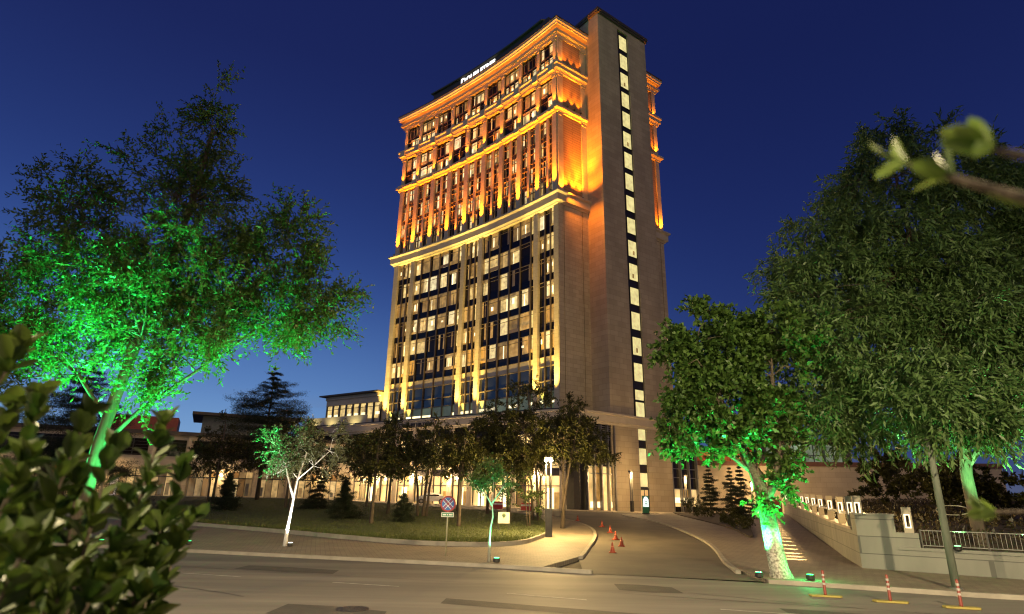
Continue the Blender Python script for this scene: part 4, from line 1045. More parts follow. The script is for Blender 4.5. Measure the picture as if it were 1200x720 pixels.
mb = MB(); strip(mb, -.05, .45, 1.42, 1.52, [1.3 if t == 0 else t for t in TS]); mb.build('wall_coping', TRIM, WALL)
mb = MB(); strip(mb, .10, .22, 2.0, 2.08, [1.3 if t == 0 else t for t in TS]); mb.build('rail', plain('pale_rail', (.6, .56, .46), .4), WALL)
# corner block and the lower front wall facing the street
FD = np.array([.80, -.60]); FN = np.array([-.60, -.80])
def fl(t, d): return FD[0]*t + FN[0]*d, FD[1]*t + FN[1]*d
mb = MB()
mb.prism([(0, 0), fl(1.3, 0), (fl(1.3, 0)[0] + wl(1.3, 0)[0], fl(1.3, 0)[1] + wl(1.3, 0)[1]), wl(1.3, 0)], -.4, 2.0)
mb.prism([(-.05, -.03), fl(1.34, .03), (fl(1.34, 0)[0] + wl(1.33, 0)[0], fl(1.34, 0)[1] + wl(1.33, 0)[1]), wl(1.33, -.04)], 2.0, 2.07)
mb.build('corner_block', WALLC, WALL)
mb = MB()
def fbox(mb, t0, t1, d0, d1, z0, z1, m=0):
    p = [fl(t0, d0), fl(t1, d0), fl(t1, d1), fl(t0, d1)]
    mb.prism(p if FD[0] else p, z0, z1, m)
p = [fl(1.3, -.4), fl(1.3, -.003), fl(30, -.003), fl(30, -.4)]
mb.prism(p, -.4, .82); mb.prism([fl(1.3, -.45), fl(1.3, .05), fl(30, .05), fl(30, -.45)], .82, .92); mb.prism([fl(1.3, -.4), fl(1.3, -.003), fl(2.0, -.003), fl(2.0, -.4)], .92, 1.42)
mb.build('front_wall', WALLC, WALL)
mb = MB()
for z in (1.0, 1.52): mb.tube([(*fl(2.05, -.2), z), (*fl(30, -.2), z)], .022, 6)
for i in range(215):
    t = 2.05 + .13*i; mb.tube([(*fl(t, -.2), 1.0), (*fl(t, -.2), 1.52)], .010, 4, cap=False)
for i in range(15):
    t = 2.05 + 1.95*i; mb.box(fl(t, -.2)[0] - .025, fl(t, -.2)[0] + .025, fl(t, -.2)[1] - .025, fl(t, -.2)[1] + .025, .92, 1.56)
mb.build('railing', METAL, WALL)
SLOT = emit_mat('slot_light', (1.0, .86, .58), 1.7)
def wall_post(t, base, street=False):
    mb = MB(); w = .15; z1 = 2.72 if not street else 2.32
    if street: cx, cy = fl(1.72, -.2); ux, uy = FD; nx, ny = FN; zz = 0
    else: cx, cy = wl(t, .16); ux, uy = WN; nx, ny = -WD; zz = wz(t)
    def bx(a0, a1, b0, b1, z0, z1, m=0):
        v = []
        for z in (z0, z1):
            for a, b in ((a0, b0), (a1, b0), (a1, b1), (a0, b1)): v.append((cx + ux*a + nx*b, cy + uy*a + ny*b, zz + z))
        mb.add(v, [(3, 2, 1, 0), (4, 5, 6, 7), (0, 1, 5, 4), (1, 2, 6, 5), (2, 3, 7, 6), (3, 0, 4, 7)], m)
    zs = z1 - .74; ck = .055
    bx(-w, w, -.10, .10, base, zs); bx(-w, -w + ck, -.10, .10, zs, zs + .5); bx(w - ck, w, -.10, .10, zs, zs + .5); bx(-w, w, -.10, .10, zs + .5, z1)
    post = mb.build('light_post', TRIM, WALL)
    mb = MB()
    e = w - ck - .035
    bx(-w + ck, -e, -.11, .11, zs + .004, zs + .496, 0); bx(e, w - ck, -.11, .11, zs + .004, zs + .496, 0); bx(-e, e, -.11, .11, zs + .004, zs + .045, 0); bx(-e, e, -.11, .11, zs + .455, zs + .496, 0)
    mb.build('slot_lamp', SLOT, post)
    return (cx, cy, zz + zs + .25), (nx, ny)
for t, base in zip((.22, 2.44, 5.71, 10.23, 15.62, 20.77, 26.47, 32.6, 40.3, 46.7, 54.4, 61, 68), [2.07] + [1.52]*12):
    (x, y, z), _ = wall_post(t, base)
    if t > 2 and t < 50:
        for k in (0, 1):
            tt = t + k*(.5*{2.44: 3.2, 5.71: 4.5, 10.23: 5.4, 15.62: 5.1, 20.77: 5.7, 26.47: 6.1, 32.6: 7.7}.get(t, 6))
            a = wl(tt, -.12); b = wl(tt, -2.4)
            spot('slot_beam', WALL, (*a, wz(tt) + 1.9), (*b, wz(tt)), 5200, (1, .70, .30), 17, .35, .05)
        g = wl(t + 1.0, .8); point('garden_light', WALL, (*g, wz(t) + 2.3), 260, (1, .66, .26), .1)
wall_post(0, .92, True)
fb = spot('post_wash', WALL, (*fl(.8, 1.0), .3), (*fl(.8, 0), 1.4), 0.1, WARM, 60)

# garden slope behind the wall
G = []
mb = MB(); nx, ny = 26, 26; V = []; 
for j in range(ny):
    for i in range(nx):
        t = -12 + 3.6*j; d = .42 + (i/ (nx-1))**1.5*60
        if t < 1.3: 
            pass
        x, y = WA[0] + WD[0]*t + WN[0]*d, WA[1] + WD[1]*t + WN[1]*d
        # keep behind the street wall
        q = (x - WA[0])*FN[0] + (y - WA[1])*FN[1]
        if q > -.42: x -= FN[0]*(q + .42); y -= FN[1]*(q + .42)
        V.append((x, y, max(gz(x, y), 0) + .78 + min(1, max(0, (-q)/6))*.5 + .06*d*(1 if d > 3 else d/3)*.6 + .12*math.sin(x*1.3)*math.sin(y*.9)))
mb.add(V, [(j*nx+i, j*nx+i+1, (j+1)*nx+i+1, (j+1)*nx+i) for j in range(ny-1) for i in range(nx-1)])
gs = mb.build('garden_slope', SOIL, None, smooth=True); gs['kind'] = 'structure'
def garden(seed, n):
    rs = np.random.default_rng(seed); t = rs.uniform(-6, 62, n); d = .8 + 40*rs.random(n)**1.6
    x = WA[0] + WD[0]*t + WN[0]*d; y = WA[1] + WD[1]*t + WN[1]*d; q = (x - WA[0])*FN[0] + (y - WA[1])*FN[1]; k = q < -.9; x, y, d, q = x[k], y[k], d[k], q[k]
    z = np.array([gz(a, b) for a, b in zip(x, y)]) + .85 + np.clip(-q/6, 0, 1)*.5 + .036*d
    P = np.stack([x, y, z + rs.random(len(x))*.5], 1); D = rs.normal(0, 1, (len(x), 3)) + [0, 0, .9]
    V, F = leaf_arrays(P, D, .22, .09, rs)
    tag(np_mesh('ground_cover', V, F, leaf_mat('cover_leaf', (.028, .026, .010), (.070, .055, .022), .2)), 'dark brownish ground cover on the garden slope behind the wall', 'ground cover', kind='stuff')
garden(71, 26000)
for i, (t, d, r, h, lab) in enumerate([(4, 9, 2.6, 3.4, 'rounded dark garden bush nearest the corner light post'), (9, 13, 3.0, 4.2, 'broad dark garden bush behind the first light posts'), (16, 8, 2.8, 4.0, 'dark olive garden bush close behind the wall posts'),
        (24, 9, 3.4, 5.2, 'tall dark garden bush midway along the wall'), (34, 7, 3.6, 6.0, 'tallest dark garden bush behind the far posts'), (18, 22, 4.5, 6.0, 'wide dark bush deep in the garden'), (-1, 16, 3.4, 4.6, 'dark bush behind the railing pole'),
        (-6, 14, 3.4, 4.4, 'dark bush at the right edge behind the railing'), (28, 28, 5.0, 8.0, 'highest dark bush at the back of the garden slope'), (5, 26, 4.6, 6.4, 'dark bush at the back right of the garden'), (-8, 24, 4.6, 6.2, 'dark bush at the far right behind the trunk'), (14, 34, 5.4, 8.0, 'tall dark bush far back in the middle of the garden'), (-4, 36, 5.6, 8.5, 'tall dark bush far back at the right of the garden')]):
    x, y = WA + WD*t + WN*d
    shrub(lab, float(x), float(y), r, h, 300 + i, n=int(26*r), leaf=(.24, .13), group='garden bushes behind the retaining wall', name='garden_bush', twigs=11, z=gz(x, y) + 1.2)
# lens shaped outline ornament in the garden
orn = thing('garden_ornament', 'pale lens-shaped outline ornament standing in the dark garden', 'ornament', (float(WA[0] + 6.3), float(WA[1] + 3.4), 1.6), R(-30))
mb = MB()
for sgn in (1, -1):
    mb.tube([(.62*math.cos(a), 0, .62 + sgn*.20*math.sin(a)) for a in np.linspace(0, math.pi, 14)], .022, 6)
mb.build('outline', plain('pale_tube', (.5, .5, .38), .4), orn); mb = MB(); mb.tube([(0, 0, -.4), (0, 0, .42)], .015, 6); mb.build('stake', DARKMETAL, orn)
for i in range(9):   # reddish blossoms / leaves seen through the crown
    pass

# ------------------------------------------------------------------ street furniture
def cone(x, y, label, lean=0.0):
    t = thing('traffic_cone', label, 'traffic cone', (x, y, gz(x, y) + .02), random.Random(x).uniform(0, 1.5), 'orange traffic cones along the driveway')
    mb = MB(); mb.box(-.17, .17, -.17, .17, 0, .035); mb.build('base', ORANGE, t, bevel=.008)
    mb = MB(); mb.lathe([(.125, .036), (.12, .05), (.075, .22), (.045, .36), (.024, .45), (.02, .455)], 18); mb.build('body', ORANGE, t, smooth=True)
    mb = MB(); mb.lathe([(.0815, .205), (.0605, .30)], 18); mb.build('band', plain('worn_band', (.50, .14, .07), .5), t, smooth=True)
for x, y, l in ((5.94, 54.1, 'farthest small orange cone near the tower glazing'), (7.03, 47.5, 'orange cone second farthest up the driveway'), (6.75, 42.0, 'orange cone third from the far end of the driveway row'),
                (6.27, 37.1, 'orange cone third from the street end of the driveway row'), (5.92, 33.3, 'orange cone second from the street, standing farthest right of its row'), (4.95, 30.3, 'nearest orange cone, closest to the island kerb')): cone(x, y, l)
def delineator(x, y, label):
    t = thing('delineator_post', label, 'delineator', (x, y, .004), R(-16), 'striped delineator posts in the road')
    mb = MB(); mb.prism([(-.36, -.12), (.36, -.12), (.42, 0), (.36, .12), (-.36, .12), (-.42, 0)], 0, .05); mb.build('base', YELLOW, t, bevel=.012)
    mb = MB(); mb.lathe([(.045, .05), (.04, .08), (.036, .64), (.02, .665)], 12); mb.build('post', plain('red_tube', (.20, .035, .022), .5), t, smooth=True)
    for z in (.30, .41, .52):
        mb = MB(); mb.lathe([(.0395, z), (.0388, z + .05)], 12); mb.build('band', plain('worn_white', (.38, .36, .32), .6), t)
delineator(8.61, 17.7, 'leftmost striped delineator post beside the floodlit tree trunk')
delineator(9.88, 16.9, 'middle striped delineator post on its yellow foot in the road')
delineator(11.17, 16.15, 'rightmost striped delineator post in front of the grey pole')

# grey pole by the path
pl = thing('utility_pole', 'slim grey-green pole rising from the path into the tree crown', 'pole', (13.06, 18.95, .1))
mb = MB(); mb.tube([(0, 0, -.1), (0, 0, 2.4), (0, 0, 4.3)], [.115, .105, .09], 10); mb.build('shaft', noise_mat('weathered_pole', (.07, .085, .06), (.15, .17, .125), 3, .8, .3, stretch=(1, 1, .2)), pl, smooth=True)
mb = MB(); mb.lathe([(.17, -.05), (.17, .03), (.13, .06)], 12); mb.build('collar', METAL, pl)
mb = MB(); mb.lathe([(.11, 4.25), (.12, 4.3), (.02, 4.38)], 12); mb.build('cap', METAL, pl)

# no-stopping sign
sg = thing('no_stopping_sign', 'round blue and red no-stopping sign on a thin post at the kerb', 'road sign', (-2.52, 26.3, .1), R(6))
mb = MB(); mb.tube([(0, 0, -.1), (0, 0, 2.34)], .032, 10); mb.build('post', plain('galvanised', (.34, .33, .22), .5, .2), sg, smooth=True)
def disc(mb, r, y, z, seg=32, m=0, th=.004):
    v = [(r*math.cos(2*math.pi*k/seg), y, z + r*math.sin(2*math.pi*k/seg)) for k in range(seg)] + [(r*math.cos(2*math.pi*k/seg), y + th, z + r*math.sin(2*math.pi*k/seg)) for k in range(seg)]
    mb.add(v, [tuple(range(seg)), tuple(range(2*seg-1, seg-1, -1))] + [(k, seg + k, seg + (k+1) % seg, (k+1) % seg) for k in range(seg)], m)
mb = MB(); disc(mb, .32, -.045, 2.02, m=0); disc(mb, .255, -.050, 2.02, m=1)
for a in (45, -45):
    c, s = math.cos(R(a)), math.sin(R(a)); L_, w_ = .25, .020
    y = -.054 if a > 0 else -.0565
    mb.add([(c*x - s*z, y, 2.02 + s*x + c*z) for x, z in ((-L_, -w_), (L_, -w_), (L_, w_), (-L_, w_))], [(0, 1, 2, 3)], 0)
    for o in (.062, -.062):
        mb.add([(c*x - s*z, y + .0012, 2.02 + s*x + c*z) for x, z in ((-L_*.96, o - .010), (L_*.96, o - .010), (L_*.96, o + .010), (-L_*.96, o + .010))], [(0, 1, 2, 3)], 2)
mb.build('sign_face', [RED, BLUE, WHITE], sg)
mb = MB(); mb.box(-.26, .26, -.05, -.04, 1.50, 1.68, 0); mb.box(-.235, .235, -.0525, -.05, 1.525, 1.655, 1); mb.build('plate', [WHITE, GREENP], sg)
for i, (x0, w_) in enumerate(((-.2, .14), (-.03, .05), (.05, .15))):
    mb = MB(); mb.box(x0, x0 + w_, -.0545, -.0525, 1.565, 1.615); mb.build('plate_mark', WHITE, sg)

# small park notice on the lawn
nt_ = thing('lawn_notice', 'small white notice with a tree drawing on the lawn edge', 'sign', (-.27, 39.6, gz(-.27, 39.6) + .2), R(3))
mb = MB(); mb.box(-.36, .36, -.02, .02, .42, 1.08); mb.build('board', plain('notice_white', (.5, .5, .42), .6), nt_)
for x in (-.33, .33):
    mb = MB(); mb.box(x - .02, x + .02, .021, .06, -.1, 1.12); mb.build('leg', DARKMETAL, nt_)
mb = MB()
for cx, cz, r in ((-.13, .84, .09), (0, .90, .12), (.13, .84, .09)): disc(mb, r, -.0225 - abs(cx)*.01, cz, 16, 0, .001)
mb.box(-.015, .015, -.024, -.021, .66, .80); mb.build('tree_drawing', plain('dull_green', (.10, .16, .09), .6), nt_)

# lit advertising board by the tower door
bd = thing('lit_menu_board', 'lit white and green pavement board in front of the tower door', 'signboard', (15.0, 68.7, gz(15, 68.7) + .12), R(20))
mb = MB(); mb.box(-.42, .42, -.10, .10, 0, .12); mb.build('base', DARKMETAL, bd, bevel=.01)
mb = MB(); mb.box(-.40, .40, -.07, .07, .12, 1.9); mb.build('case', plain('board_green', (.02, .16, .08), .4), bd, bevel=.015)
mb = MB(); mb.box(-.34, .34, -.082, -.072, .75, 1.55, 0); disc(mb, .27, -.084, 1.55, 24, 0, .01); mb.build('lit_panel', emit_mat('board_panel', (.8, .95, .9), 1.3, .3, 6), bd)
for i in range(3):
    mb = MB(); mb.box(-.2 + .05*i, .24 - .06*i, -.088, -.083, .9 + .17*i, .98 + .17*i); mb.build('panel_mark', GREENP, bd)

def column_lamp(x, y, h, label, rz=0.0, energy=800):
    t = thing('column_lamp', label, 'lamp post', (x, y, gz(x, y) + .08), rz, 'square column lamps round the tower')
    mb = MB(); mb.box(-.20, .20, -.14, .14, 0, h*.27); mb.build('plinth', DARKMETAL, t, bevel=.01)
    for s in (-1, 1):
        mb = MB(); mb.box(s*.15 - .045, s*.15 + .045, -.07, .07, h*.27, h); mb.build('post', METAL, t)
    mb = MB(); mb.box(-.24, .24, -.17, .17, h, h + .22); mb.build('cap', DARKMETAL, t, bevel=.01)
    mb = MB(); mb.box(-.10, .10, -.09, .09, h - .18, h - .003); mb.build('lamp', LAMP, t)
    spot('lamp_beam', t, (0, 0, h - .25), (0, 0, 0), energy, WARM, 140, .8, .12)
    point('lamp_spill', t, (0, -.55, h - .35), energy*1.5, (1, .64, .26), .15)
column_lamp(14.75, 75.0, 4.5, 'square column lamp left of the tower door', R(36))
column_lamp(22.0, 77.6, 4.3, 'square column lamp in front of the dark glazed tower corner', R(36))
column_lamp(37.2, 95.5, 4.3, 'square column lamp before the pale terrace wall on the right', R(36), 3200)
dl = thing('double_lamp_post', 'double-headed lamp post on a dark plinth at the lawn tip', 'lamp post', (2.36, 36.9, gz(2.36, 36.9) + .1))
mb = MB(); mb.box(-.20, .20, -.18, .18, 0, 1.55); mb.build('plinth', DARKMETAL, dl, bevel=.012)
for s in (-1, 1):
    mb = MB(); mb.tube([(s*.15, 0, 1.55), (s*.15, 0, 4.35)], .038, 8); mb.build('post', DARKMETAL, dl, smooth=True)
mb = MB(); mb.box(-.24, .24, -.10, .10, 4.35, 4.48); mb.build('head', DARKMETAL, dl, bevel=.01)
for s in (-1, 1):
    mb = MB(); mb.lathe([(.02, 4.20), (.10, 4.24), (.12, 4.30), (.10, 4.348)], 14, 0, (s*.15, -.06)); mb.build('lamp', LAMP, dl, smooth=True)
point('lamp_light', dl, (0, -.35, 4.15), 3600, (1, .66, .24), .15)
point('lamp_light', dl, (0, .45, 4.15), 3600, (1, .66, .24), .15)

# floodlights under trees
flood((8.05, 20.75, .12), (6.9, 21.1, 5.2), 8500, GRN, 'green ground floodlight left of the forked tree foot', 100)
flood((9.5, 20.35, .12), (8.6, 21.0, 5.2), 2800, GRN, 'green ground floodlight right of the forked tree foot', 70, spill=70)
flood((-18.4, 29.1, .12), (-16.5, 29.6, 13.5), 22000, GRN, 'green ground floodlight in front of the broad tree', 95)
flood((-14.6, 29.4, .12), (-13.0, 29.7, 13.5), 24000, GRN, 'green ground floodlight right of the broad tree stems', 95)
flood((-21.2, 29.9, .12), (-18.5, 29.9, 21.0), 85000, GRN, 'green ground floodlight left of the broad tree trunk', 60)
flood((-.40, 23.95, .12), (-.62, 24.3, 2.2), 1000, (.10, 1.0, .42), 'green ground floodlight at the foot of the bent young tree', 80)
flood((-9.95, 29.4, .12), (-10.15, 29.72, 3.2), 1900, (1, .97, .88), 'white ground floodlight at the foot of the whitewashed trunk', 80)
flood((15.9, 22.6, .9), (16.6, 21.8, 7.5), 4200, (.25, 1.0, .30), 'green floodlight behind the railing under the long-leaved tree', 90)
flood((17.9, 21.9, .9), (17.6, 22.4, 8.0), 3600, (.25, 1.0, .30), 'green floodlight behind the railing at the right edge', 90)

# street lamps standing on the near pavement, either side of the camera
def street_lamp(x, y, label, aim, energy, rz):
    t = thing('street_lamp', label, 'street lamp', (x, y, 0), rz, 'street lamps on the near pavement')
    mb = MB(); mb.tube([(0, 0, 0), (0, 0, 5), (0, 0, 8.6)], [.11, .09, .06], 10); mb.build('pole', METAL, t, smooth=True)
    mb = MB(); mb.tube([(0, 0, 8.5), (.5, 0, 9.0), (1.8, 0, 9.2)], .045, 8); mb.build('arm', METAL, t, smooth=True)
    mb = MB(); mb.box(1.5, 2.3, -.16, .16, 9.12, 9.3); hd = mb.build('head', DARKMETAL, t, bevel=.03)
    mb = MB(); mb.box(1.6, 2.2, -.12, .12, 9.09, 9.117); mb.build('lens', LAMP, hd)
    spot('lamp_beam', t, (1.9, 0, 9.0), aim, energy, (1.0, .79, .46), 160, .7, .15)
street_lamp(8.5, -1.0, 'tall street lamp on the near pavement at the right', (7, 0, 2), 24000, R(80))
street_lamp(-9.5, -1.5, 'tall street lamp on the near pavement at the left', (7, 0, 3), 22000, R(88))

# ------------------------------------------------------------------ other buildings
ARCADE_IN = room_mat('arcade_interior', [(1, .68, .26), (.9, .55, .2), (1, .75, .36)], .2, .6)
ARCADE_DIM = room_mat('arcade_dim', [(.6, .36, .14), (.4, .25, .1), (.7, .5, .25)], .08, .28)
BLUE_IN = room_mat('blue_display', [(.45, .6, .9), (.6, .7, .9), (.3, .45, .8)], .1, .4)
arc = thing('arcade_building', 'low stone shopping arcade with lit shop fronts at the far left', 'building', (-38.0, 88.0, 1.6), R(26))
mb = MB(); mb.box(-30, 24, 0, 16, -2, 8.2); mb.build('wall', TRIM, arc)
mb = MB(); mb.box(-30.4, 24.4, -.6, 16, 8.2, 8.7); mb.build('roof', ROOFDARK, arc)
mb = MB(); mb.box(-30.2, 24.2, -.45, -.003, 4.0, 5.0); mb.build('band', TRIM, arc)
for i in range(12):
    x = -29 + 4.5*i
    mb = MB(); mb.box(x, x + 3.6, -.06, -.01, 5.4, 7.6, 0)
    for k in range(5): mb.box(x, x + 3.6, -.12, -.06, 5.5 + .42*k, 5.56 + .42*k, 1)
    mb.box(x + 1.75, x + 1.85, -.13, -.061, 5.4, 7.6, 1); mb.build('window', [GLASS, FRAME], arc)
    mb = MB()
    for q in range(4):
        a = x + .1 + .87*q; k = rng_w.choice([0, 0, 4, 4, 5, 1 if i % 3 == 0 else 4])
        mb.box(a, a + .86, -.06, -.01, .3, 2.7, k); mb.box(a, a + .86, -.06, -.01, 2.75, 3.6, rng_w.choice([0, 4, 5]))
        mb.box(a - .03, a + .03, -.2, -.061, 0, 3.8, 2)
        if rng_w.random() < .5: mb.box(a + .15, a + .6, -.1, -.062, .4, rng_w.uniform(1, 2.2), rng_w.choice([3, 5, 4]))
    mb.box(x, x + 3.6, -.2, -.063, 2.68, 2.8, 2)
    mb.build('shop_front', [ARCADE_IN, BLUE_IN, FRAME, METAL, ARCADE_DIM, DIMR], arc)
    mb = MB(); mb.box(x - .75, x - .15, -.35, -.004, -1, 8.0); mb.build('pier', STONE_PIER, arc)
for i in range(0, 12, 3):
    x = -29 + 4.5*i - .45
    mb = MB(); mb.lathe([(.02, 2.9), (.2, 3.0), (.24, 3.2), (.02, 3.4)], 10, 0, (x, -.7)); mb.build('globe_lamp', GLOBE, arc, smooth=True); point('globe_light', arc, (x, -1.1, 3.1), 420, WARM, .2)
mb = MB(); mb.box(-6, 6, 3, 12, 8.7, 11.4); mb.build('roof_house', plain('grey_green_render', (.16, .18, .17), .7), arc)
mb = MB(); mb.box(-7.4, 7.4, 1.2, 13.5, 11.4, 11.8); mb.build('pavilion_roof', ROOFDARK, arc)
mb = MB(); mb.box(-17, -9, 2, 8, 8.7, 10.8); mb.build('brick_house', stone_mat('red_brick', (.34, .075, .05), (.40, .10, .06), .25, .08, .7), arc)

ter = thing('terrace_building', 'low pale building with a dark timber roof terrace right of the tower', 'building', (34.0, 103.0, .87), R(-8))
mb = MB(); mb.box(-4, 44, 0, 14, -1, 7.3); mb.build('wall', stone_mat('terrace_stone', (.40, .33, .23), (.45, .37, .26), 1.6, .8, .6), ter)
mb = MB(); mb.box(-4.2, 44.2, -.25, -.003, 7.3, 8.0); mb.box(-4.1, 44, -.2, .4, 7.302, 7.9); mb.build('parapet', plain('brown_parapet', (.13, .055, .035), .7), ter)
mb = MB(); mb.box(-3.5, 8.5, 7, 13, 7.3, 11.0); mb.build('timber_screen', noise_mat('timber', (.22, .06, .025), (.42, .13, .05), 2, .6, .2, stretch=(6, 6, .3)), ter)
for i in range(4):
    x = 10 + 3.2*i
    mb = MB(); mb.box(x, x + 2.9, 5.0, 5.1, 7.6, 11.2, 0)
    for q in (x, x + 1.4, x + 2.8): mb.box(q, q + .12, 4.9, 4.999, 7.4, 11.4, 1)
    for z in (7.4, 9.3, 11.3): mb.box(x, x + 2.92, 4.88, 4.898, z, z + .12, 1)
    mb.build('window', [emit_mat('terrace_pane', (.42, .55, .36), .22 if i != 1 else .5, .5, 1.0), FRAME], ter)
mb = MB(); mb.box(9.6, 24, 5.1, 13, 7.3, 11.6); mb.build('terrace_house', ROOFDARK, ter)
mb = MB(); mb.box(9, 25, 3.0, 13.5, 11.6, 12.0); mb.build('terrace_roof', ROOFDARK, ter)
for i, x in enumerate((-1.5, 3.5)):
    u = thing('terrace_parasol', ('left' if i == 0 else 'right') + ' dark square parasol on the roof terrace right of the tower', 'parasol', (34.0 + x*.99, 104.6 - x*.14, 8.2), R(-8), 'terrace parasols')
    mb = MB(); mb.tube([(0, 0, 0), (0, 0, 3.4)], .05, 6); mb.build('pole', DARKMETAL, u)
    mb = MB(); b = 2.3; mb.add([(-b, -b, 2.7), (b, -b, 2.7), (b, b, 2.7), (-b, b, 2.7), (0, 0, 3.5), (-b, -b, 2.5), (b, -b, 2.5), (b, b, 2.5), (-b, b, 2.5)],
        [(0, 1, 4), (1, 2, 4), (2, 3, 4), (3, 0, 4), (0, 5, 6, 1), (1, 6, 7, 2), (2, 7, 8, 3), (3, 8, 5, 0), (8, 7, 6, 5)]); mb.build('canopy', plain('grey_canvas', (.09, .10, .13), .8), u)
point('terrace_light', ter, (1.5, 4.5, 9.6), 260, (1, .5, .2), .2)
point('terrace_light', ter, (6.5, 4.5, 9.6), 160, (1, .45, .2), .2)

# ------------------------------------------------------------------ parked car before the shop fronts
car = thing('parked_car', 'white parked car seen between the lawn trees before the shop fronts', 'car', (-10.5, 85.5, 1.46), R(186))
mb = MB()
pr = [(-2.1, .35), (-2.15, .75), (-2.0, .95), (-1.55, 1.02), (-.95, 1.42), (.55, 1.46), (1.25, 1.02), (1.95, .90), (2.15, .70), (2.12, .35)]
sec = [(-.86, .92), (-.80, 1.0), (.80, 1.0), (.86, .92)]
V = []
for x, z in pr:
    ty = .62 if z > 1.2 else .86
    V += [(x, -.84, .32), (x, -.86, min(z, .9)), (x, -ty, z), (x, ty, z), (x, .86, min(z, .9)), (x, .84, .32)]
mb.add(V, [(i*6+j, (i+1)*6+j, (i+1)*6+(j+1) % 6, i*6+(j+1) % 6) for i in range(len(pr)-1) for j in range(6)] + [tuple(range(6)), tuple((len(pr)-1)*6 + j for j in (5, 4, 3, 2, 1, 0))])
mb.build('body', plain('car_white', (.6, .58, .54), .3), car, smooth=False, bevel=.03)
for s in (-1, 1):
    mb = MB(); y = s*.80; q = [(-1.25, .98), (-.85, 1.34), (.48, 1.37), (1.0, 1.0)]
    v = [(x, s*(.855 - (z - .92)*.52) + s*.012, z) for x, z in q] + [(x, s*(.855 - (z - .92)*.52) - s*.03, z) for x, z in q]
    mb.add(v, [(0, 1, 2, 3) if s < 0 else (3, 2, 1, 0)] + [(i, (i+1) % 4, 4 + (i+1) % 4, 4 + i) for i in range(4)]); mb.build('side_window', GLASS, car)
    for x in (-1.32, 1.35):
        w = MB(); w.tube([(x, s*.70, .33), (x, s*.88, .33)], .33, 18); wh = w.build('wheel', plain('tyre', (.02, .02, .02), .8), car)
        w = MB(); w.tube([(x, s*.881, .33), (x, s*.892, .33)], .2, 14); w.build('rim', METAL, wh)
for s in (-1, 1):
    mb = MB(); mb.box(2.08, 2.17, s*.6 - .15, s*.6 + .15, .62, .76); mb.build('headlight', WHITE, car)
    mb = MB(); mb.box(-2.18, -2.1, s*.62 - .14, s*.62 + .14, .68, .84); mb.build('tail_light', RED, car)
# red and white plastic barriers on the plaza edge
for i, (x, y, l) in enumerate(((-1.2, 70.5, 'left red and white plastic barrier before the shop fronts'), (2.0, 69.2, 'right red and white plastic barrier near the lamp post trees'))):
    t = thing('road_barrier', l, 'barrier', (x, y, gz(x, y) + .08), R(-14), 'plastic barriers before the shop fronts')
    mb = MB(); mb.prism([(-.6, -.22), (.6, -.22), (.6, .22), (-.6, .22)], 0, .16); mb.prism([(-.6, -.1), (.6, -.1), (.6, .1), (-.6, .1)], .16, .8); mb.build('body', plain('barrier_red', (.45, .05, .04), .5), t, bevel=.04)
    mb = MB(); mb.box(-.602, .602, -.104, .104, .45, .62); mb.build('band', WHITE, t)
# red cabinet at the far end of the wall path
rb = thing('red_cabinet', 'small red hose cabinet standing at the far end of the path wall', 'cabinet', (38.6, 90.0, .97), R(-20))
mb = MB(); mb.box(-.5, .5, -.3, .3, 0, 1.9); mb.build('case', RED, rb, bevel=.03); mb = MB(); mb.box(-.42, .42, -.32, -.302, .2, 1.75); dr_ = mb.build('door', plain('dull_red', (.36, .03, .025), .5), rb)
mb = MB(); mb.box(.28, .34, -.36, -.321, .9, 1.1); mb.build('handle', METAL, dr_)

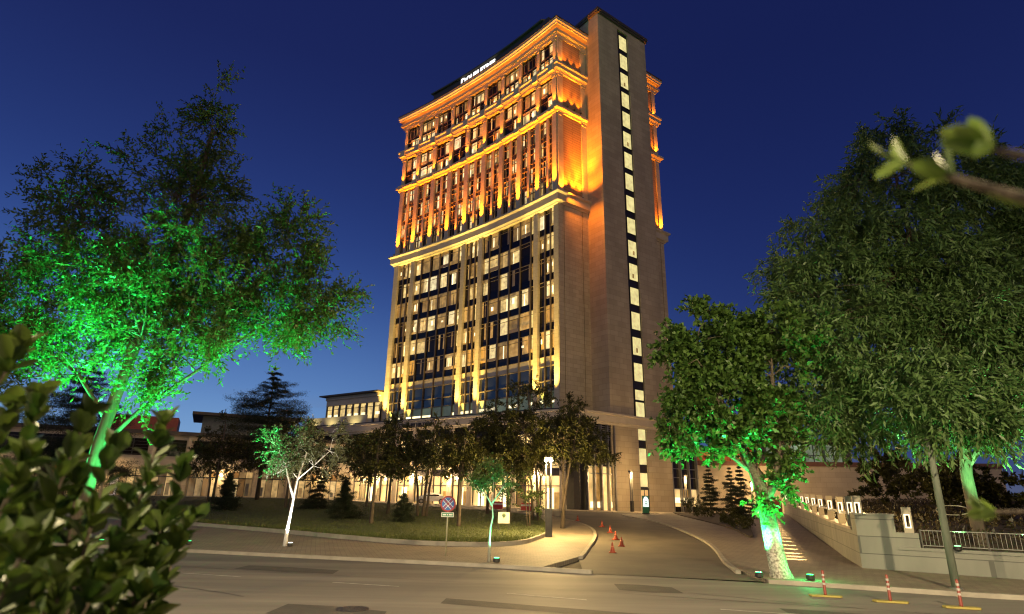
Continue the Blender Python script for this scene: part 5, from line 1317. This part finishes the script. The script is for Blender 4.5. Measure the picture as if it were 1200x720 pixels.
# ------------------------------------------------------------------ near shrubs round the camera
def near_shrub(name, label, loc, stems, leaf_l, leaf_w, mat, seed, per=9, gap=.045, start=.25):
    """stems: polylines relative to loc; glossy spoon-shaped leaves in pairs along the upper part of each"""
    rs = np.random.default_rng(seed); root = thing(name, label, 'shrub', loc)
    mb = MB(); V = []; F = []
    gx = np.array([0, .22, .5, .78, 1.0]); gw = np.array([.10, .62, 1.0, .80, .04])
    for st in stems:
        pts = [np.array(p, float) for p in st]; n = len(pts)
        dense = []
        for i in range(n-1):
            for k in range(8): dense.append(pts[i]*(1-k/8) + pts[i+1]*k/8)
        dense.append(pts[-1]); dense = np.array(dense)
        mb.tube(dense[::2], list(np.linspace(.009, .003, len(dense[::2]))), 6)
        seg = np.linalg.norm(np.diff(dense, axis=0), axis=1); cum = np.concatenate([[0], np.cumsum(seg)]); T = cum[-1]
        t = T*start; a0 = rs.random()*6.28
        while t < T + .001:
            i = min(len(dense)-2, int(np.searchsorted(cum, t) - 1)); i = max(i, 0)
            p = dense[i] + (dense[i+1]-dense[i])*((t-cum[i])/max(seg[i], 1e-6)); ax = unit(dense[i+1]-dense[i])
            end = t/T
            for s in range(2 if end < .97 else 5):
                a0 += 2.4 if s == 0 else math.pi*(1 if end < .97 else .42)
                b = np.cross(ax, [.3, .2, 1]) if abs(ax[2]) < .9 else np.cross(ax, [1, 0, 0]); b = unit(b); c = np.cross(ax, b)
                rad = b*math.cos(a0) + c*math.sin(a0)
                d = unit(rad*(1.0 if end < .95 else .55) + ax*rs.uniform(.35, 1.0) + np.array([0, 0, .15]) + rs.normal(0, .15, 3))
                L_ = leaf_l*rs.uniform(.7, 1.2)*(1 if end < .9 else .8); w = leaf_w*rs.uniform(.8, 1.15)*L_/leaf_l
                sd = unit(np.cross(d, ax + rs.normal(0, .2, 3))); up = np.cross(sd, d); curl = rs.uniform(-.25, .35)
                base = len(V)
                for g, q in zip(gx, gw):
                    for k in (-1, -.5, 0, .5, 1):
                        V.append(p + d*g*L_ + sd*k*q*w*.5 + up*(abs(k)*q*w*.22 - curl*g*g*L_*.5))
                for r_ in range(4):
                    for k in range(4): F.append((base + r_*5 + k, base + r_*5 + k+1, base + (r_+1)*5 + k+1, base + (r_+1)*5 + k))
            t = T if t < T - .002 and t + gap*1.25 > T else t + gap*rs.uniform(.8, 1.25)
    mb.build('stem', BARK, root, smooth=True)
    np_mesh('foliage', np.array(V), np.array(F), mat, None, root, True)
    return root
def ray_pt(px, py, d):      # a point d metres away in the direction of the photograph's pixel: used once to lay out the near shrub's shoots
    from mathutils import Vector
    v = cam.matrix_world.to_3x3() @ Vector((px - 600, 360 - py, -700)); v = v/ math.hypot(v.x, v.y)*d
    return np.array([v.x, v.y, 2.4 + v.z])
base = np.array([-1.45, 1.5, 0])
tips = [(20, 412, 2.0), (45, 470, 2.2), (100, 492, 1.9), (70, 545, 2.3), (130, 535, 2.0), (190, 500, 2.2), (212, 555, 2.25), (222, 610, 2.3), (208, 640, 2.2), (150, 590, 2.0), (110, 600, 2.4), (180, 668, 2.1), (30, 540, 1.8),
        (10, 480, 2.3), (60, 610, 1.9), (20, 620, 2.1), (130, 650, 1.8), (90, 660, 2.2), (160, 700, 1.9), (40, 690, 1.7), (5, 580, 1.9), (175, 560, 2.3), (85, 530, 2.5), (15, 660, 2.3), (110, 700, 2.0), (-20, 440, 2.1), (-30, 530, 2.0), (-20, 610, 2.1), (30, 640, 1.6), (70, 690, 1.6), (120, 680, 1.7), (150, 660, 2.1), (50, 580, 2.0), (-5, 650, 1.7), (190, 610, 2.2), (90, 570, 2.2)]
rs_ = random.Random(4); stems = []
for i, (px, py, d) in enumerate(tips):
    t = ray_pt(px, py, d) - base; a = np.array([t[0]*.35 + rs_.uniform(-.15, .15), t[1]*.35 + rs_.uniform(-.1, .1), max(.5, t[2] - 1.2)])
    m = t*.78 + a*.22 + np.array([rs_.uniform(-.06, .06), rs_.uniform(-.06, .06), -.02]); m[2] = t[2] - .38
    stems.append([a*.3, a, m, t])
near_shrub('near_shrub', 'leafy shrub with glossy spoon-shaped leaves close to the camera at the lower left', tuple(base), stems, .085, .058, L_NEAR, 14, gap=.036, start=.42)
b2 = np.array([1.35, .35, 0])
def rel(*a): return ray_pt(*a) - b2
st2 = [[(0, 0, 0), (.02, .02, 1.6), rel(1290, 300, .80), rel(1200, 232, .72), rel(1130, 213, .70), rel(1066, 192, .69)],
       [(0, 0, 0), (.05, .05, 1.4), rel(1330, 420, .85), rel(1290, 260, .75), rel(1230, 190, .70), rel(1165, 175, .66)],
       [(0, 0, 0), (.03, .08, 1.5), rel(1340, 520, 1.2), rel(1260, 600, 1.35), rel(1160, 600, 1.35)]]
near_shrub('overhanging_shrub', 'out of focus leafy twig reaching in from the right close to the camera', tuple(b2), st2, .052, .023, L_OVER, 15, gap=.085, start=.82)

manhole(-3.4, 14.6, 'round iron manhole cover in the road left of centre')
manhole(3.2, 12.4, 'round iron manhole cover in the road nearest the camera')
